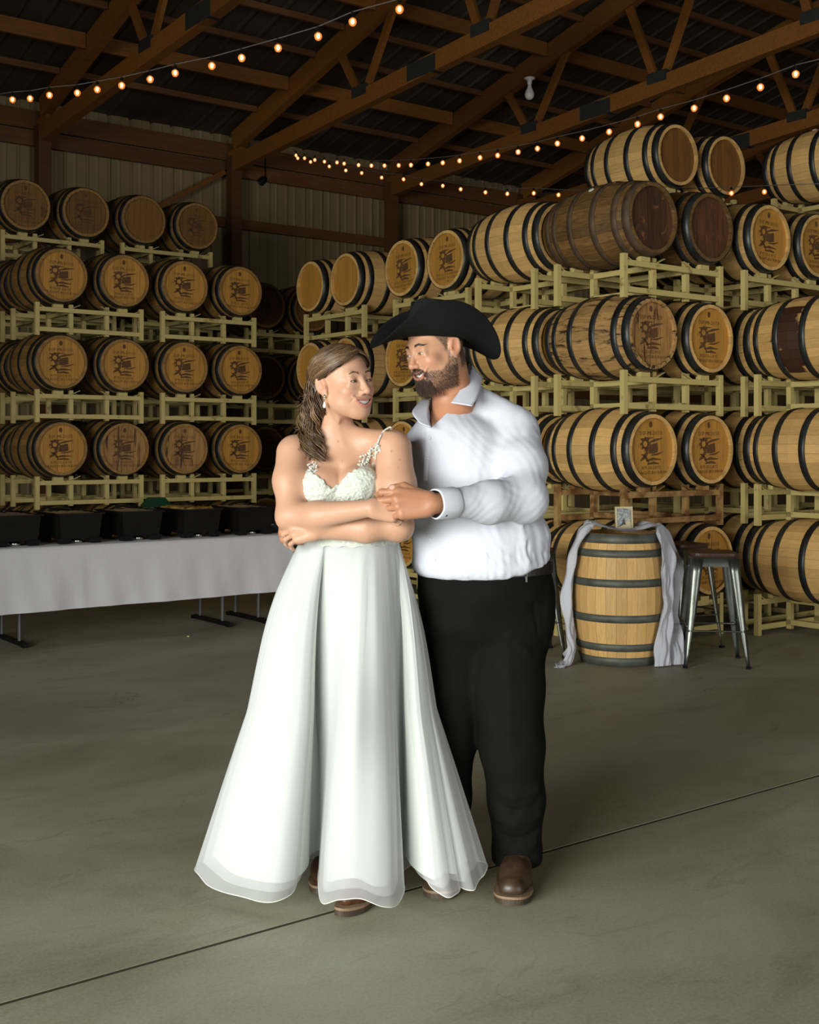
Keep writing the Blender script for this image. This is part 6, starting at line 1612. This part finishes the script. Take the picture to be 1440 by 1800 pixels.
# ---------------------------------------------------------------- trousers, belt, keys
TR = SDF()
TR.ell(PV(850, 1005, 4.13), (0.226, 0.190, 0.09), k=0.05)
TR.ell(PV(852, 1040, 4.13), (0.230, 0.188, 0.10), k=0.05).ell(PV(852, 1085, 4.14), (0.226, 0.172, 0.12), k=0.06)
TR.chain([PV(893, 1110, 4.12), PV(893, 1210, 4.085), PV(900, 1310, 4.055), PV(908, 1405, 4.06), PV(909, 1500, 4.075), PV(909, 1550, 4.09)], [0.135, 0.122, 0.108, 0.094, 0.080, 0.074], 0.03)
TR.chain([PV(798, 1110, 4.16), PV(795, 1210, 4.14), PV(792, 1300, 4.12), PV(786, 1400, 4.12), PV(783, 1510, 4.12), PV(783, 1548, 4.14)], [0.128, 0.108, 0.084, 0.080, 0.074, 0.072], 0.03)
TR.ell(PV(950, 1075, 4.14), (0.036, 0.09, 0.11), k=0.06)
for pl, a, w in [([(873, 1390, 3.97), (905, 1400, 3.96), (950, 1385, 3.98)], 0.010, 0.016), ([(868, 1412, 3.98), (905, 1425, 3.97), (945, 1412, 3.98)], -0.008, 0.012), ([(870, 1440, 3.99), (905, 1448, 3.98), (948, 1432, 3.99)], 0.010, 0.015),
                 ([(872, 1466, 4.0), (905, 1474, 3.99), (944, 1462, 4.0)], -0.009, 0.012), ([(874, 1490, 4.0), (905, 1494, 4.0), (944, 1482, 4.0)], 0.008, 0.014), ([(876, 1508, 4.0), (910, 1512, 4.0), (942, 1504, 4.0)], -0.006, 0.010),
                 ([(812, 1120, 3.98), (830, 1170, 3.97), (836, 1230, 3.98)], -0.007, 0.016), ([(893, 1120, 3.97), (896, 1250, 3.96), (902, 1360, 3.96)], 0.004, 0.010), ([(780, 1110, 4.0), (800, 1150, 3.99)], 0.006, 0.02),
                 ([(928, 1030, 4.0), (940, 1070, 4.0), (945, 1110, 4.02)], -0.005, 0.006), ([(900, 1120, 3.98), (930, 1150, 3.99)], 0.005, 0.016), ([(860, 1280, 3.98), (900, 1300, 3.95), (940, 1290, 3.97)], 0.004, 0.02)]:
    TR.ridge([W(*q) for q in pl], a, w)
TR.fn(lambda X: np.maximum(X[:, 2] - (CH + (HY - 985) * 4.1 / F), 0.062 - X[:, 2]), 'i', 0.006)
tv, tq = TR.mesh((-0.1, 3.8, 0.04), (0.56, 4.42, 1.12), 0.006)
M_trs = simple('black_trousers', (0.0040, 0.0040, 0.0038), 0.85, var=0.2, nscale=14, bmp=0.15, bscale=260, spec=0.12)
tro = link('trousers', np_mesh('trousers', tv - GB, tq, M_trs), groom)
bp = []
for a in np.linspace(-0.4, PI + 0.4, 40):
    bp.append((0.237 * math.cos(a) + PV(852, 0, 4.13)[0], 4.13 - 0.19 * math.sin(a)))
zb = CH + (HY - 1003) * 4.0 / F
m = MB(); m.add([(x - GB[0] + q * 0.0, y - GB[1], zb + dz) for x, y in bp for dz, q in ((-0.017, 0), (0.017, 0))], [(2 * i, 2 * i + 1, 2 * i + 3, 2 * i + 2) for i in range(39)])
o = link('belt', m.mesh('belt', simple('belt_leather', (0.008, 0.007, 0.006), 0.45)), tro); sm = o.modifiers.new('thickness', 'SOLIDIFY'); sm.thickness = 0.004
kp = on_front(TR, 922, 1000, off=0.010, Y0=3.85)
kr = link('key_clip', MB().tube([kp - GB + np.array((0.011 * math.cos(a), 0, 0.014 * math.sin(a))) for a in np.linspace(0, 2 * PI, 17)], 0.0022, 6).mesh('key_clip', M_chrome, True), tro)
link('key', MB().box((0.004, 0, -0.028), (0.010, 0.002, 0.030)).mesh('key', M_chrome), kr, loc=kp - GB)
# ring on her hand glints below his fingers
M_boot_g = leather('brown_leather', (0.060, 0.034, 0.017), (0.026, 0.015, 0.008))
boot(groom, GB, (0.322, 3.835, 0), (0.385, 4.135, 0), (0.382, 4.085, 0.20), 0.112, M_boot_g, M_sole, M_welt, 0.060, square=1.0)
boot(groom, GB, (0.093, 3.885, 0), (0.135, 4.185, 0), (0.130, 4.125, 0.20), 0.108, M_boot_g, M_sole, M_welt, 0.058, square=1.0)
